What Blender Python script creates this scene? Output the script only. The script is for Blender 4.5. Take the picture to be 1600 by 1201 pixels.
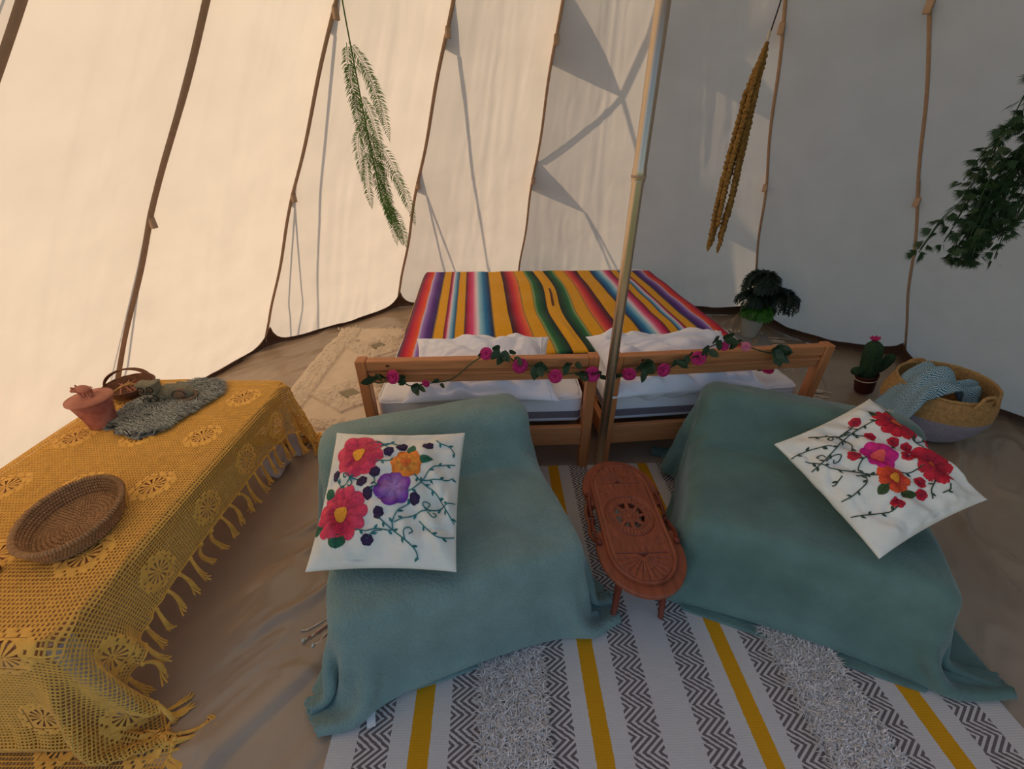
import bpy, math, random
import numpy as np
from mathutils import Vector, Matrix
for o in list(bpy.data.objects): bpy.data.objects.remove(o)
SC = bpy.context.scene
COL = SC.collection
rnd = random.Random(7)
PI = math.pi

# ------------------------------------------------------------------ camera, sky, sun, exposure
cam = bpy.data.cameras.new('camera'); cam.sensor_width = 36; cam.lens = 661/1600*36; cam.clip_start = .02
camo = bpy.data.objects.new('camera', cam); COL.objects.link(camo)
camo.location = (0, 0, 1.5); camo.rotation_euler = (math.radians(90-31.2), 0, 0)
SC.camera = camo
SUN_AZ, SUN_EL = 80, 25          # azimuth counted from +y towards -x
world = bpy.data.worlds.new('world'); SC.world = world; world.use_nodes = True
wn = world.node_tree.nodes; wl = world.node_tree.links
bg = wn['Background']; sky = wn.new('ShaderNodeTexSky')
sky.sky_type = 'NISHITA'; sky.sun_disc = False
sky.sun_elevation = math.radians(SUN_EL); sky.sun_rotation = math.radians(-SUN_AZ)
sky.air_density = 1.0; sky.dust_density = 1.2; sky.ozone_density = 1.6
wl.new(sky.outputs[0], bg.inputs[0]); bg.inputs[1].default_value = 0.245
sl = bpy.data.lights.new('sun', 'SUN'); sl.energy = 6.6; sl.color = (1.0, .82, .60); sl.angle = math.radians(.7)
so = bpy.data.objects.new('sun', sl); COL.objects.link(so)
_a, _e = math.radians(SUN_AZ), math.radians(SUN_EL)
sdir = Vector((-math.sin(_a)*math.cos(_e), math.cos(_a)*math.cos(_e), math.sin(_e)))
so.rotation_euler = sdir.to_track_quat('Z', 'Y').to_euler(); so.location = (-8, 4, 6)
SC.view_settings.view_transform = 'Standard'; SC.view_settings.look = 'None'
SC.view_settings.gamma = 1; SC.view_settings.use_curve_mapping = False
SC.view_settings.exposure = -0.42

# ------------------------------------------------------------------ numpy noise
_P = np.random.RandomState(3).rand(64, 64, 64)
def vnoise(x, y, z=0.0):
    x, y, z = np.broadcast_arrays(np.asarray(x, float), np.asarray(y, float), np.asarray(z, float))
    xi, yi, zi = np.floor(x), np.floor(y), np.floor(z)
    fx, fy, fz = x-xi, y-yi, z-zi
    s = lambda t: t*t*t*(t*(t*6-15)+10)
    fx, fy, fz = s(fx), s(fy), s(fz)
    xi, yi, zi = [a.astype(int) for a in (xi, yi, zi)]
    g = lambda a, b, c: _P[(xi+a) % 64, (yi+b) % 64, (zi+c) % 64]
    r = 0
    for a in (0, 1):
        for b in (0, 1):
            for c in (0, 1):
                r = r+g(a, b, c)*(fx if a else 1-fx)*(fy if b else 1-fy)*(fz if c else 1-fz)
    return r*2-1
def fbm(x, y, z=0.0, o=3):
    r, a = 0, 1.
    for i in range(o): r = r+a*vnoise(x*2**i+i*7.3, y*2**i+i*3.1, np.asarray(z)*2**i); a *= .5
    return r

# ------------------------------------------------------------------ image ray -> world point helper (used only to measure places)
_F, _T = 661., math.radians(31.2); _c, _s = math.cos(_T), math.sin(_T)
def ray(px, py):
    v = 600-py; return np.array([px-800, _F*_c+v*_s, v*_c-_F*_s])
def onz(px, py, z=0.0):
    r = ray(px, py); return r*((z-1.5)/r[2])+np.array([0, 0, 1.5])
def ony(px, py, y):
    r = ray(px, py); return r*(y/r[1])+np.array([0, 0, 1.5])

# ------------------------------------------------------------------ materials
class X:   # tiny math-node expression
    def __init__(s, nt, v): s.nt, s.v = nt, v
    def op(s, name, *a):
        n = s.nt.nodes.new('ShaderNodeMath'); n.operation = name
        for i, q in enumerate((s,)+a):
            if isinstance(q, X): s.nt.links.new(q.v, n.inputs[i])
            else: n.inputs[i].default_value = q
        return X(s.nt, n.outputs[0])
    def __add__(s, o): return s.op('ADD', o)
    def __sub__(s, o): return s.op('SUBTRACT', o)
    def __mul__(s, o): return s.op('MULTIPLY', o)
    def __truediv__(s, o): return s.op('DIVIDE', o)
    def lt(s, o): return s.op('LESS_THAN', o)
    def gt(s, o): return s.op('GREATER_THAN', o)
def srgb(r, g, b):
    f = lambda u: (u/255/12.92 if u/255 <= .04045 else ((u/255+.055)/1.055)**2.4)
    return (f(r), f(g), f(b), 1)
MATS = {}
def mat(name, col, rough=.8, var=.12, vs=8., bump=0., bs=60., metal=0., sheen=0., stretch=(1, 1, 1), col2=None, attr=False,
        trans=0., spec=.35, coat=0.):
    if name in MATS: return MATS[name]
    m = bpy.data.materials.new(name); m.use_nodes = True; nt = m.node_tree; N = nt.nodes; L = nt.links
    b = N['Principled BSDF']; out = N['Material Output']
    b.inputs['Roughness'].default_value = rough; b.inputs['Metallic'].default_value = metal
    b.inputs['Sheen Weight'].default_value = sheen; b.inputs['Sheen Roughness'].default_value = .4
    b.inputs['Specular IOR Level'].default_value = spec; b.inputs['Coat Weight'].default_value = coat
    tc = N.new('ShaderNodeTexCoord'); mp = N.new('ShaderNodeMapping'); mp.inputs['Scale'].default_value = stretch
    L.new(tc.outputs['Object'], mp.inputs[0])
    no = N.new('ShaderNodeTexNoise'); no.inputs['Scale'].default_value = vs; no.inputs['Detail'].default_value = 5
    L.new(mp.outputs[0], no.inputs[0])
    mr = N.new('ShaderNodeMapRange'); mr.inputs[1].default_value = .3; mr.inputs[2].default_value = .7
    L.new(no.outputs[0], mr.inputs[0])
    if attr:
        ca = N.new('ShaderNodeAttribute'); ca.attribute_name = 'Col'; base = ca.outputs['Color']
        mr.inputs[3].default_value = 1-var; mr.inputs[4].default_value = 1+var
        vm = N.new('ShaderNodeVectorMath'); vm.operation = 'SCALE'; L.new(base, vm.inputs[0]); L.new(mr.outputs[0], vm.inputs['Scale'])
        base = vm.outputs[0]
    else:
        mx = N.new('ShaderNodeMix'); mx.data_type = 'RGBA'
        c = Vector(col[:3]); c2 = Vector(col2[:3]) if col2 else c*(1+var)
        mx.inputs['A'].default_value = (*(c*(1-var) if not col2 else c), 1); mx.inputs['B'].default_value = (*c2, 1)
        L.new(mr.outputs[0], mx.inputs['Factor']); base = mx.outputs['Result']
    L.new(base, b.inputs['Base Color'])
    if bump:
        n2 = N.new('ShaderNodeTexNoise'); n2.inputs['Scale'].default_value = bs; n2.inputs['Detail'].default_value = 4
        L.new(mp.outputs[0], n2.inputs[0])
        bp = N.new('ShaderNodeBump'); bp.inputs['Strength'].default_value = bump; bp.inputs['Distance'].default_value = .01
        L.new(n2.outputs[0], bp.inputs['Height']); L.new(bp.outputs[0], b.inputs['Normal'])
    if trans:
        tr = N.new('ShaderNodeBsdfTranslucent'); L.new(base, tr.inputs[0])
        ms = N.new('ShaderNodeMixShader'); ms.inputs[0].default_value = trans
        L.new(b.outputs[0], ms.inputs[1]); L.new(tr.outputs[0], ms.inputs[2]); L.new(ms.outputs[0], out.inputs[0])
    MATS[name] = m; return m

canvas = mat('canvas', srgb(206, 191, 174), .9, .04, 5, .12, 260, trans=.55, spec=.1)
seam_m = mat('seam_tape', srgb(182, 152, 126), .9, .08, 30, .2, 300)
tarp = mat('groundsheet', srgb(168, 146, 122), .32, .10, 3, .25, 10, spec=.5)
edge_m = mat('groundsheet_edge', srgb(112, 88, 72), .6, .12, 6, .2, 40)
pine = mat('pine', srgb(196, 128, 78), .5, .16, 6, .08, 50, stretch=(1, 14, 14), spec=.4)
pine_post = mat('pine_post', srgb(192, 122, 72), .5, .16, 6, .08, 50, stretch=(14, 14, 1), spec=.4)
pine_side = mat('pine_side', srgb(190, 124, 76), .5, .16, 6, .08, 50, stretch=(14, 1, 14), spec=.4)
knot_m = mat('pine_knot', srgb(92, 48, 28), .6)
white_fab = mat('white_ticking', srgb(232, 230, 232), .85, .03, 10, .1, 300, sheen=.1)
pillow_m = mat('pillow_cotton', srgb(236, 236, 244), .85, .02, 8, .06, 400)
band_m = mat('grey_mesh_band', srgb(120, 110, 116), .9, .08, 200, .2, 500)
thread = mat('thread', (1, 1, 1, 1), .6, .12, 90, .3, 300, attr=True, spec=.4)
cush_m = mat('cushion_cotton', srgb(236, 230, 214), .9, .04, 12, .2, 330)
throw_m = mat('fleece_throw', srgb(126, 150, 141), .95, .12, 9, .7, 110, sheen=.35)
throw2_m = mat('fleece_throw_smooth', srgb(96, 123, 113), .9, .18, 7, .4, 80, sheen=.35)
mustard = mat('mustard_yarn', srgb(240, 182, 82), .85, .10, 40, .3, 400, sheen=.15)
wood_red = mat('carved_red_wood', srgb(142, 72, 44), .45, .2, 12, .1, 60, stretch=(5, 1, 1), spec=.45)
wood_red_dk = mat('dark_red_wood', srgb(118, 52, 32), .5, .2, 12, .1, 60)
brass = mat('brass_steel', srgb(196, 176, 152), .30, .10, 6, metal=1., stretch=(1, 1, .3))
straw = mat('straw', srgb(196, 150, 92), .75, .25, 60, .4, 200)
coil_m = mat('palm_coil', (1, 1, 1, 1), .75, .15, 70, .4, 250, attr=True)
grey_rope = mat('grey_cotton_rope', srgb(158, 150, 158), .9, .1, 80, .3, 300)
clay = mat('terracotta', srgb(158, 92, 70), .75, .25, 14, .15, 60, col2=srgb(196, 134, 112))
clay_b = mat('blotched_clay', srgb(136, 68, 58), .7, .25, 16, .15, 60, col2=srgb(190, 122, 104))
twig = mat('twig_brown', srgb(112, 70, 44), .6, .25, 40)
stone = mat('green_stone', srgb(116, 112, 92), .7, .2, 30, .2, 90)
stone_b = mat('brown_stone', srgb(122, 98, 76), .7, .2, 30, .2, 90)
stone_d = mat('dark_groove', srgb(48, 44, 36), .8)
fur_m = mat('grey_fur', srgb(128, 134, 134), .85, .3, 25, sheen=.3)
fur_hair = mat('grey_fur_hair', (1, 1, 1, 1), .8, .1, 25, attr=True)
shag_hair = mat('shag_yarn', (1, 1, 1, 1), .9, .05, 25, attr=True)
macrame = mat('ecru_cotton', srgb(222, 202, 176), .92, .06, 12, .3, 120)
macrame_gap = mat('taupe_weave', srgb(150, 138, 112), .92, .1, 60, .3, 200)
fern_m = mat('fern_green', srgb(72, 112, 30), .6, .3, 20, trans=.25)
pine_leaf = mat('conifer_green', srgb(42, 66, 36), .6, .3, 20)
amar_m = mat('gold_tassel', srgb(138, 104, 50), .8, .3, 40)
cord_m = mat('black_cord', srgb(46, 38, 40), .7)
rope_m = mat('guy_rope', srgb(200, 190, 170), .8)
leaf_m = mat('silk_leaf', srgb(52, 72, 46), .55, .3, 30)
petal_m = mat('silk_petal', srgb(206, 44, 112), .6, .2, 60, trans=.15)
petal_pale = mat('pink_petal', srgb(208, 112, 132), .6, .2, 60)
potfern_dk = mat('dark_frond', srgb(26, 44, 34), .55, .3, 30)
potfern_lt = mat('bright_frond', srgb(60, 120, 36), .55, .3, 30)
white_pot = mat('grey_white_pot', srgb(196, 200, 190), .5)
cactus_m = mat('knit_cactus', srgb(52, 78, 50), .9, .2, 60, .4, 220)
brown_pot = mat('brown_pot', srgb(84, 36, 28), .6, .15, 20)
paint_white = mat('white_paint', srgb(212, 206, 204), .5)
table_top_m = mat('table_top_wood', srgb(206, 150, 110), .55, .1, 5, stretch=(8, 1, 8))
fringe_m = mat('blanket_fringe', srgb(206, 212, 204), .9, .1, 60)
paper_m = mat('crumpled_white_bag', srgb(196, 190, 192), .5, .05, 20)
grass_m = mat('meadow', srgb(96, 112, 52), .95, .3, 4, .5, 30)
dark_wood = mat('dark_wood', srgb(92, 40, 24), .5)
tag_m = mat('satin_tag', srgb(216, 218, 216), .35)
shag_m = mat('shag_pile', srgb(226, 220, 214), .9, .06, 12)

# ------------------------------------------------------------------ mesh builder
class MB:
    def __init__(s): s.v, s.f, s.c, s.n = [], [], [], 0; s.hascol = False
    def add(s, V, Fc, col=None):
        V = np.asarray(V, float).reshape(-1, 3); s.v.append(V)
        if isinstance(Fc, np.ndarray): s.f.extend((Fc+s.n).tolist())
        else: s.f.extend([[i+s.n for i in f] for f in Fc])
        if col is not None:
            s.hascol = True; c = np.asarray(col, float)
            if c.ndim == 1: c = np.tile(c[:3], (len(V), 1))
            s.c.append(c[:, :3])
        else: s.c.append(np.ones((len(V), 3)))
        s.n += len(V); return s
    def grid(s, P, wrap_u=False, wrap_v=False, col=None, flip=False, mask=None):
        P = np.asarray(P); n, m = P.shape[:2]
        i = np.arange(n if wrap_u else n-1); j = np.arange(m if wrap_v else m-1)
        I, J = np.meshgrid(i, j, indexing='ij'); I2, J2 = (I+1) % n, (J+1) % m
        q = np.stack([I*m+J, I2*m+J, I2*m+J2, I*m+J2], -1).reshape(-1, 4)
        if mask is not None: q = q[mask[:len(i), :len(j)].ravel()]
        if flip: q = q[:, ::-1]
        return s.add(P.reshape(-1, 3), q, None if col is None else np.asarray(col).reshape(-1, 3))
    def box(s, lo, hi, R=None, o=(0, 0, 0), bev=.0):
        lo, hi = np.array(lo, float), np.array(hi, float)
        if bev <= 0:
            V = np.array([[(lo, hi)[a][0], (lo, hi)[b][1], (lo, hi)[c][2]] for a in (0, 1) for b in (0, 1) for c in (0, 1)])
            Fc = [[0, 1, 3, 2], [4, 6, 7, 5], [0, 4, 5, 1], [2, 3, 7, 6], [0, 2, 6, 4], [1, 5, 7, 3]]
        else:
            V, Fc = [], []
            idx = {}
            for a in (0, 1):
                for b in (0, 1):
                    for c in (0, 1):
                        for k in range(3):
                            p = np.array([(lo, hi)[a][0], (lo, hi)[b][1], (lo, hi)[c][2]])
                            sg = np.array([1-2*a, 1-2*b, 1-2*c])
                            q = p+sg*bev; q[k] = p[k]; idx[a, b, c, k] = len(V); V.append(q)
                        Fc.append([idx[a, b, c, 0], idx[a, b, c, 1], idx[a, b, c, 2]])
            r = (0, 1)
            for a in r:
                Fc.append([idx[a, 0, 0, 0], idx[a, 1, 0, 0], idx[a, 1, 1, 0], idx[a, 0, 1, 0]])
                Fc.append([idx[0, a, 0, 1], idx[1, a, 0, 1], idx[1, a, 1, 1], idx[0, a, 1, 1]])
                Fc.append([idx[0, 0, a, 2], idx[1, 0, a, 2], idx[1, 1, a, 2], idx[0, 1, a, 2]])
                for b in r:
                    Fc.append([idx[0, a, b, 1], idx[1, a, b, 1], idx[1, a, b, 2], idx[0, a, b, 2]])
                    Fc.append([idx[a, 0, b, 0], idx[a, 1, b, 0], idx[a, 1, b, 2], idx[a, 0, b, 2]])
                    Fc.append([idx[a, b, 0, 0], idx[a, b, 1, 0], idx[a, b, 1, 1], idx[a, b, 0, 1]])
            V = np.array(V)
        if R is not None: V = V @ np.array(R).T
        s.fixn = True
        return s.add(V+np.array(o), Fc)
    def tube(s, pts, r, n=8, cap=True, closed=False, col=None):
        P = np.asarray(pts, float); k = len(P); r = np.broadcast_to(np.asarray(r, float), (k,) if np.ndim(r) < 2 else (k, n))
        T = np.gradient(P, axis=0) if not closed else np.roll(P, -1, 0)-np.roll(P, 1, 0)
        T /= np.linalg.norm(T, axis=1)[:, None]+1e-12
        a = np.array([0, 0, 1.]) if abs(T[0][2]) < .9 else np.array([1., 0, 0])
        U = np.zeros_like(P); u = np.cross(T[0], a); u /= np.linalg.norm(u)
        for i in range(k):
            u = u-T[i]*(u@T[i]); u /= np.linalg.norm(u)+1e-12; U[i] = u
        W = np.cross(T, U); th = np.arange(n)*2*PI/n
        rr = r[:, None] if r.ndim == 1 else r
        G = P[:, None]+(np.cos(th)[None, :, None]*U[:, None]+np.sin(th)[None, :, None]*W[:, None])*rr[..., None]
        b = s.n
        s.grid(G, wrap_u=closed, wrap_v=True, col=None if col is None else np.tile(np.asarray(col)[:3], (k*n, 1)))
        if cap and not closed:
            s.f.append(list(range(b, b+n))[::-1]); s.f.append(list(range(b+(k-1)*n, b+k*n)))
        return s
    def lathe(s, prof, n=32, o=(0, 0, 0), sx=1, sy=1, capb=True):
        th = np.arange(n)*2*PI/n
        G = np.array([[(r*math.cos(t)*sx+o[0], r*math.sin(t)*sy+o[1], z+o[2]) for t in th] for r, z in prof])
        b = s.n; s.grid(G, wrap_v=True, flip=True)
        if capb: s.f.append(list(range(b, b+n)))
        return s
    def ell(s, c, r, n=16, R=None):
        G = np.array([[(r[0]*math.sin(a)*math.cos(b), r[1]*math.sin(a)*math.sin(b), r[2]*math.cos(a)) for b in np.linspace(0, 2*PI, n, endpoint=False)]
                      for a in np.linspace(.02, PI-.02, n//2+2)])
        if R is not None: G = G @ np.array(R).T
        s.grid(G+np.array(c), wrap_v=True); return s
    def build(s, name, m, parent=None, world=True, smooth=True, label=None, kind=None):
        V = np.concatenate(s.v)
        if parent is not None and world:
            Mi = np.array(WM[parent.name].inverted()); V = V @ Mi[:3, :3].T+Mi[:3, 3]
        me = bpy.data.meshes.new(name); me.from_pydata(V.tolist(), [], s.f); me.materials.append(m)
        if smooth: me.polygons.foreach_set('use_smooth', [True]*len(me.polygons))
        if s.hascol:
            ca = me.color_attributes.new('Col', 'FLOAT_COLOR', 'POINT'); C = np.ones((len(V), 4)); C[:, :3] = np.concatenate(s.c)
            ca.data.foreach_set('color', C.ravel())
        if getattr(s, 'fixn', False):
            import bmesh
            b = bmesh.new(); b.from_mesh(me); bmesh.ops.recalc_face_normals(b, faces=b.faces); b.to_mesh(me); b.free()
        o = bpy.data.objects.new(name, me); COL.objects.link(o)
        if parent is not None: o.parent = parent; WM[o.name] = WM[parent.name]
        else: WM[o.name] = Matrix()
        if label: o['label'] = label
        if kind: o['kind'] = kind
        return o
WM = {}
def thing(name, label, cat, loc=(0, 0, 0), rz=0., group=None, kind=None, Mx=None):
    o = bpy.data.objects.new(name, None); COL.objects.link(o); o.empty_display_size = .05
    M = Mx if Mx is not None else Matrix.Translation(Vector(loc)) @ Matrix.Rotation(rz, 4, 'Z')
    o.matrix_world = M; WM[o.name] = M.copy()
    if label: o['label'] = label
    if cat: o['category'] = cat
    if group: o['group'] = group
    if kind: o['kind'] = kind
    return o
def tag(o, label, cat, group=None):
    o['label'] = label; o['category'] = cat
    if group: o['group'] = group
    return o
def mod(o, t, **k):
    m = o.modifiers.new(t.lower(), t)
    for a, b in k.items(): setattr(m, a, b)
    return o
def flat(o):
    o.data.polygons.foreach_set('use_smooth', [False]*len(o.data.polygons)); return o
def rotz(a): return np.array([[math.cos(a), -math.sin(a), 0], [math.sin(a), math.cos(a), 0], [0, 0, 1]])
def cr(pts, n=6):     # catmull-rom resample
    P = [np.array(p, float) for p in pts]; P = [2*P[0]-P[1]]+P+[2*P[-1]-P[-2]]; out = []
    for i in range(1, len(P)-2):
        for k in range(n):
            t = k/n; a, b, c, d = P[i-1], P[i], P[i+1], P[i+2]
            out.append(.5*((2*b)+(-a+c)*t+(2*a-5*b+4*c-d)*t*t+(-a+3*b-3*c+d)*t**3))
    out.append(P[-2]); return np.array(out)

# ------------------------------------------------------------------ the tent
CX, CY = .42, 1.58
SEAM = [129, 105, 81, 58, 33, 7.6, -14.8, -40, -63.5, -88, -112, -136, -160, 153]
def prof(z): return np.interp(z, [0, .25, 1.18, 1.93, 3.75], [2.88, 2.67, 1.97, 1.36, 0.015])
def seam_pt(az, z):
    a = math.radians(az); r = prof(z)
    return np.stack([CX-math.sin(a)*r, CY+math.cos(a)*r, np.asarray(z, float)+0*r], -1)
def panel_P(a1, a2, nu, nz, zmax=3.75, side=.06, off=0.0, z0=0.):
    z = z0+np.linspace(0, 1, nz)**.9*(zmax-z0); u = np.linspace(0, 1, nu)
    A, B = seam_pt(a1, z), seam_pt(a2, z)
    P = A[None]*(1-u[:, None, None])+B[None]*u[:, None, None]
    D = P.copy(); D[..., 0] -= CX; D[..., 1] -= CY; D[..., 2] = 0
    L = np.linalg.norm(D, axis=-1, keepdims=True)+1e-6; D /= L
    U = u[:, None]; Z = z[None, :]
    bulge = np.sin(PI*U)*(side*np.exp(-Z*2.2)+.015)
    cre = vnoise(U*26+a1, Z*2.2+U*4, a1)*.0022*np.clip(L[..., 0]/2, 0, 1)+.0035*np.clip(1-np.abs(vnoise(U*9+Z*2.5+a1, Z*3.2-U*3, a1+3))*7, 0, 1)+np.abs(vnoise(U*13+Z*1.5+a1*.3, Z*1.2, 5+a1))*.006
    kink = np.exp(-((Z-1.18)/.16)**2)+np.exp(-((Z-1.93)/.16)**2)
    pull = np.minimum(U, 1-U); cre = cre+.012*kink*np.exp(-pull*22)*np.sin(Z*60)*.25
    foot = vnoise(U*30+a1, Z*3, 9)*.012*np.exp(-Z*5)*np.sin(PI*U)
    P = P-D*(bulge+cre*np.sin(PI*U)+foot+off)[..., None]
    return P
def strip(mb, a, zs, w=.014, inn=.006, sag=0):
    C_ = seam_pt(a, zs); r = math.radians(a); tdir = np.array([math.cos(r), math.sin(r), 0]); d = np.array([-math.sin(r), math.cos(r), 0])
    wig = (np.sin(np.asarray(zs)*9+a)*.006)[:, None]*tdir
    L = C_-d*inn+wig; G = np.stack([L-tdir*w, L-tdir*w*.6-d*.006, L+tdir*w*.6-d*.006, L+tdir*w])
    mb.grid(G)
walls = {'wall_left': [0, 1, 2, 3], 'wall_back': [4, 5, 6], 'wall_right': [7, 8, 9, 10], 'wall_front': [11, 12, 13]}
zs = np.linspace(0.0, 3.7, 60)
for wname, idx in walls.items():
    W = thing(wname, None, None, (CX, CY, 0), kind='structure')
    for i in idx:
        a1 = SEAM[i]; a2 = SEAM[(i+1) % 14]
        if i >= 11:                   # wide doorway behind the camera, flaps rolled up above it
            MB().grid(panel_P(a1, a2, 14, 20, side=.03, z0=2.35)).build('canvas_panel', canvas, W)
            lp = panel_P(a1, a2, 14, 2, side=.03, z0=2.35)[:, 0]; MB().tube(lp, .055, 10).build('rolled_flap', canvas, W)
            if i > 11: continue
            m = MB(); strip(m, a1, zs); m.build('seam_strip', seam_m, W); continue
        side = .05 if i <= 5 else .22
        nu, nz = (56, 110) if 1 <= i <= 9 else (14, 30)
        MB().grid(panel_P(a1, a2, nu, nz, side=side)).build('canvas_panel', canvas, W)
        m = MB(); strip(m, a1, zs, .017 if i < 3 else (.011 if i < 5 else .0085))
        m.build('seam_strip', seam_m, W)
        # guy tabs outside, their ropes and the pegged loops
        r = math.radians(a1); d = np.array([-math.sin(r), math.cos(r), 0]); t = np.array([math.cos(r), math.sin(r), 0])
        if 0 <= i <= 9:
            for zc, out, hz in ((1.93, .22 if i == 5 else .10, .17 if i == 5 else .11), (1.18, .20 if i == 5 else .09, .13 if i == 5 else .09)):
                a, b = seam_pt(a1, zc+hz), seam_pt(a1, zc-hz*.7)
                tip = seam_pt(a1, zc-.05)+d*out
                G = np.array([[a-t*.004, a+t*.004], [tip-t*.004, tip+t*.004], [b-t*.004, b+t*.004]])
                V = np.concatenate([G[:, 0], G[:, 1]])
                MB().add(V, [[0, 1, 2], [5, 4, 3], [0, 3, 4, 1], [1, 4, 5, 2], [2, 5, 3, 0]]).build('guy_tab', seam_m, W)
                peg = np.array([CX, CY, 0])+d*(4.6 if zc > 1.5 else 3.75)
                m = MB()
                if zc > 1.5: m.tube([tip, (tip+peg)/2+(0, 0, -.05), peg], .007, 6)
                else:
                    m.tube([tip, (tip+peg)/2+t*.05, peg], .005, 6); m.tube([tip, (tip+peg)/2-t*.04, peg], .005, 6)
                if i == 5 and zc > 1.5:
                    m.tube([tip, seam_pt(a1, 2.75)+d*.25], .010, 6); m.tube([tip, seam_pt(a1, 1.30)+d*.02], .010, 6)
                m.build('guy_rope', rope_m, W)
                q = seam_pt(a1, zc-.02)-d*.018   # leather toggle inside
                MB().box((-.014, -.008, -.025), (.014, .008, .025), rotz(r), q, .003).build('toggle', seam_m, W, smooth=False)
# groundsheet edge standing up inside the canvas foot, peaked where it is pegged
m = MB()
for i in range(14):
    if i >= 11: continue
    a1, a2 = SEAM[i], SEAM[(i+1) % 14]
    side = .05 if i <= 5 else .22; right = i > 5
    u = np.linspace(0, 1, 40); A, B = seam_pt(a1, np.zeros(1))[0], seam_pt(a2, np.zeros(1))[0]
    P = A[None]*(1-u[:, None])+B[None]*u[:, None]; D = P-np.array([CX, CY, 0]); D /= np.linalg.norm(D, axis=1)[:, None]
    e = np.minimum(u, 1-u)
    h = (.085 if right else .03)+(.16 if not right else .08)*np.exp(-(e/.045)**1.0)+vnoise(u*9, i)*.008
    P = P-D*(np.sin(PI*u)*side)[:, None]
    rows = []
    for k, (f, off) in enumerate(((0, .07), (.0, .05), (.35, .036), (.8, .046), (1, .06))):
        q = P-D*(off+.004*vnoise(u*20, i, k)+(.0 if k < 2 else f*h*.72))[:, None]; q[:, 2] = f*h+(.004 if k == 0 else .006); rows.append(q)
    m.grid(np.array(rows))
m.build('trim_1', edge_m, None, kind='structure')
# wooden-looking batten that holds the groundsheet edge on the right
# floor: groundsheet with pulled wrinkles
g = np.linspace(-3.05, 3.05, 500); GX, GY = np.meshgrid(g, g, indexing='ij'); X_, Y_ = GX+CX, GY+CY
ang = math.radians(52); ua = X_*math.cos(ang)+Y_*math.sin(ang); va = -X_*math.sin(ang)+Y_*math.cos(ang)
wr3 = np.abs(vnoise(va*15+1.2*vnoise(ua*4, va*4, 2), ua*3.5, 6)); wr = np.abs(vnoise(va*4.4+.5*vnoise(ua*1.2, va*1.2, 3), ua*.9, 1)); wr2 = np.abs(vnoise(va*8+.8*vnoise(ua*2, va*2, 8), ua*2.1, 4))
Z_ = .045*(1-np.clip(wr*4.2, 0, 1))**1.2+.020*(1-np.clip(wr2*3, 0, 1))+.009*(1-np.clip(wr3*3, 0, 1))+.012*vnoise(X_*2.2, Y_*2.2, 2)
Z_ = Z_-.010
open_ = 1/(1+np.exp((X_+.45)*18))/(1+np.exp(-(X_+.93)*25)); open_ = np.maximum(open_, (Y_ > 2.6)*.25); open_ = np.maximum(open_, .5/(1+np.exp(-(X_-1.6)*18)))*1.0
Z_ = Z_*np.clip(open_+.10, 0, 1)
rr = np.hypot(GX, GY)
MB().grid(np.stack([X_, Y_, Z_], -1), mask=(rr[:-1, :-1] < 2.98)).build('floor', tarp, None, kind='structure')
th = np.linspace(0, 2*PI, 60, endpoint=False)
MB().add(np.array([[CX+40*math.cos(t), CY+40*math.sin(t), -.03] for t in th]), [list(range(60))]).build('ground', grass_m, None, kind='structure')

# ------------------------------------------------------------------ rounded box
def roundbox(mb, lo, hi, r, step=.02, disp=None):
    lo, hi = np.array(lo, float), np.array(hi, float)
    def ax(a, b):
        e = a+r-r*np.cos(np.linspace(0, PI/2, 5)); e2 = b-r+r*np.sin(np.linspace(0, PI/2, 5))
        return np.unique(np.round(np.concatenate([e, np.linspace(a+r, b-r, max(2, int((b-a)/step))), e2]), 6))
    A = [ax(lo[k], hi[k]) for k in range(3)]
    for k in range(3):
        i, j = [q for q in range(3) if q != k]
        U, V = np.meshgrid(A[i], A[j], indexing='ij')
        for side in (0, 1):
            P = np.zeros(U.shape+(3,)); P[..., i], P[..., j], P[..., k] = U, V, (lo, hi)[side][k]
            Q = np.clip(P, lo+r, hi-r); D = P-Q; n = np.linalg.norm(D, axis=-1, keepdims=True)+1e-9
            D = D/n; P = Q+D*r
            if disp is not None: P = P+D*disp(P, D)[..., None]
            mb.grid(P, flip=(side == 0) != (k == 1))
    return mb

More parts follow.
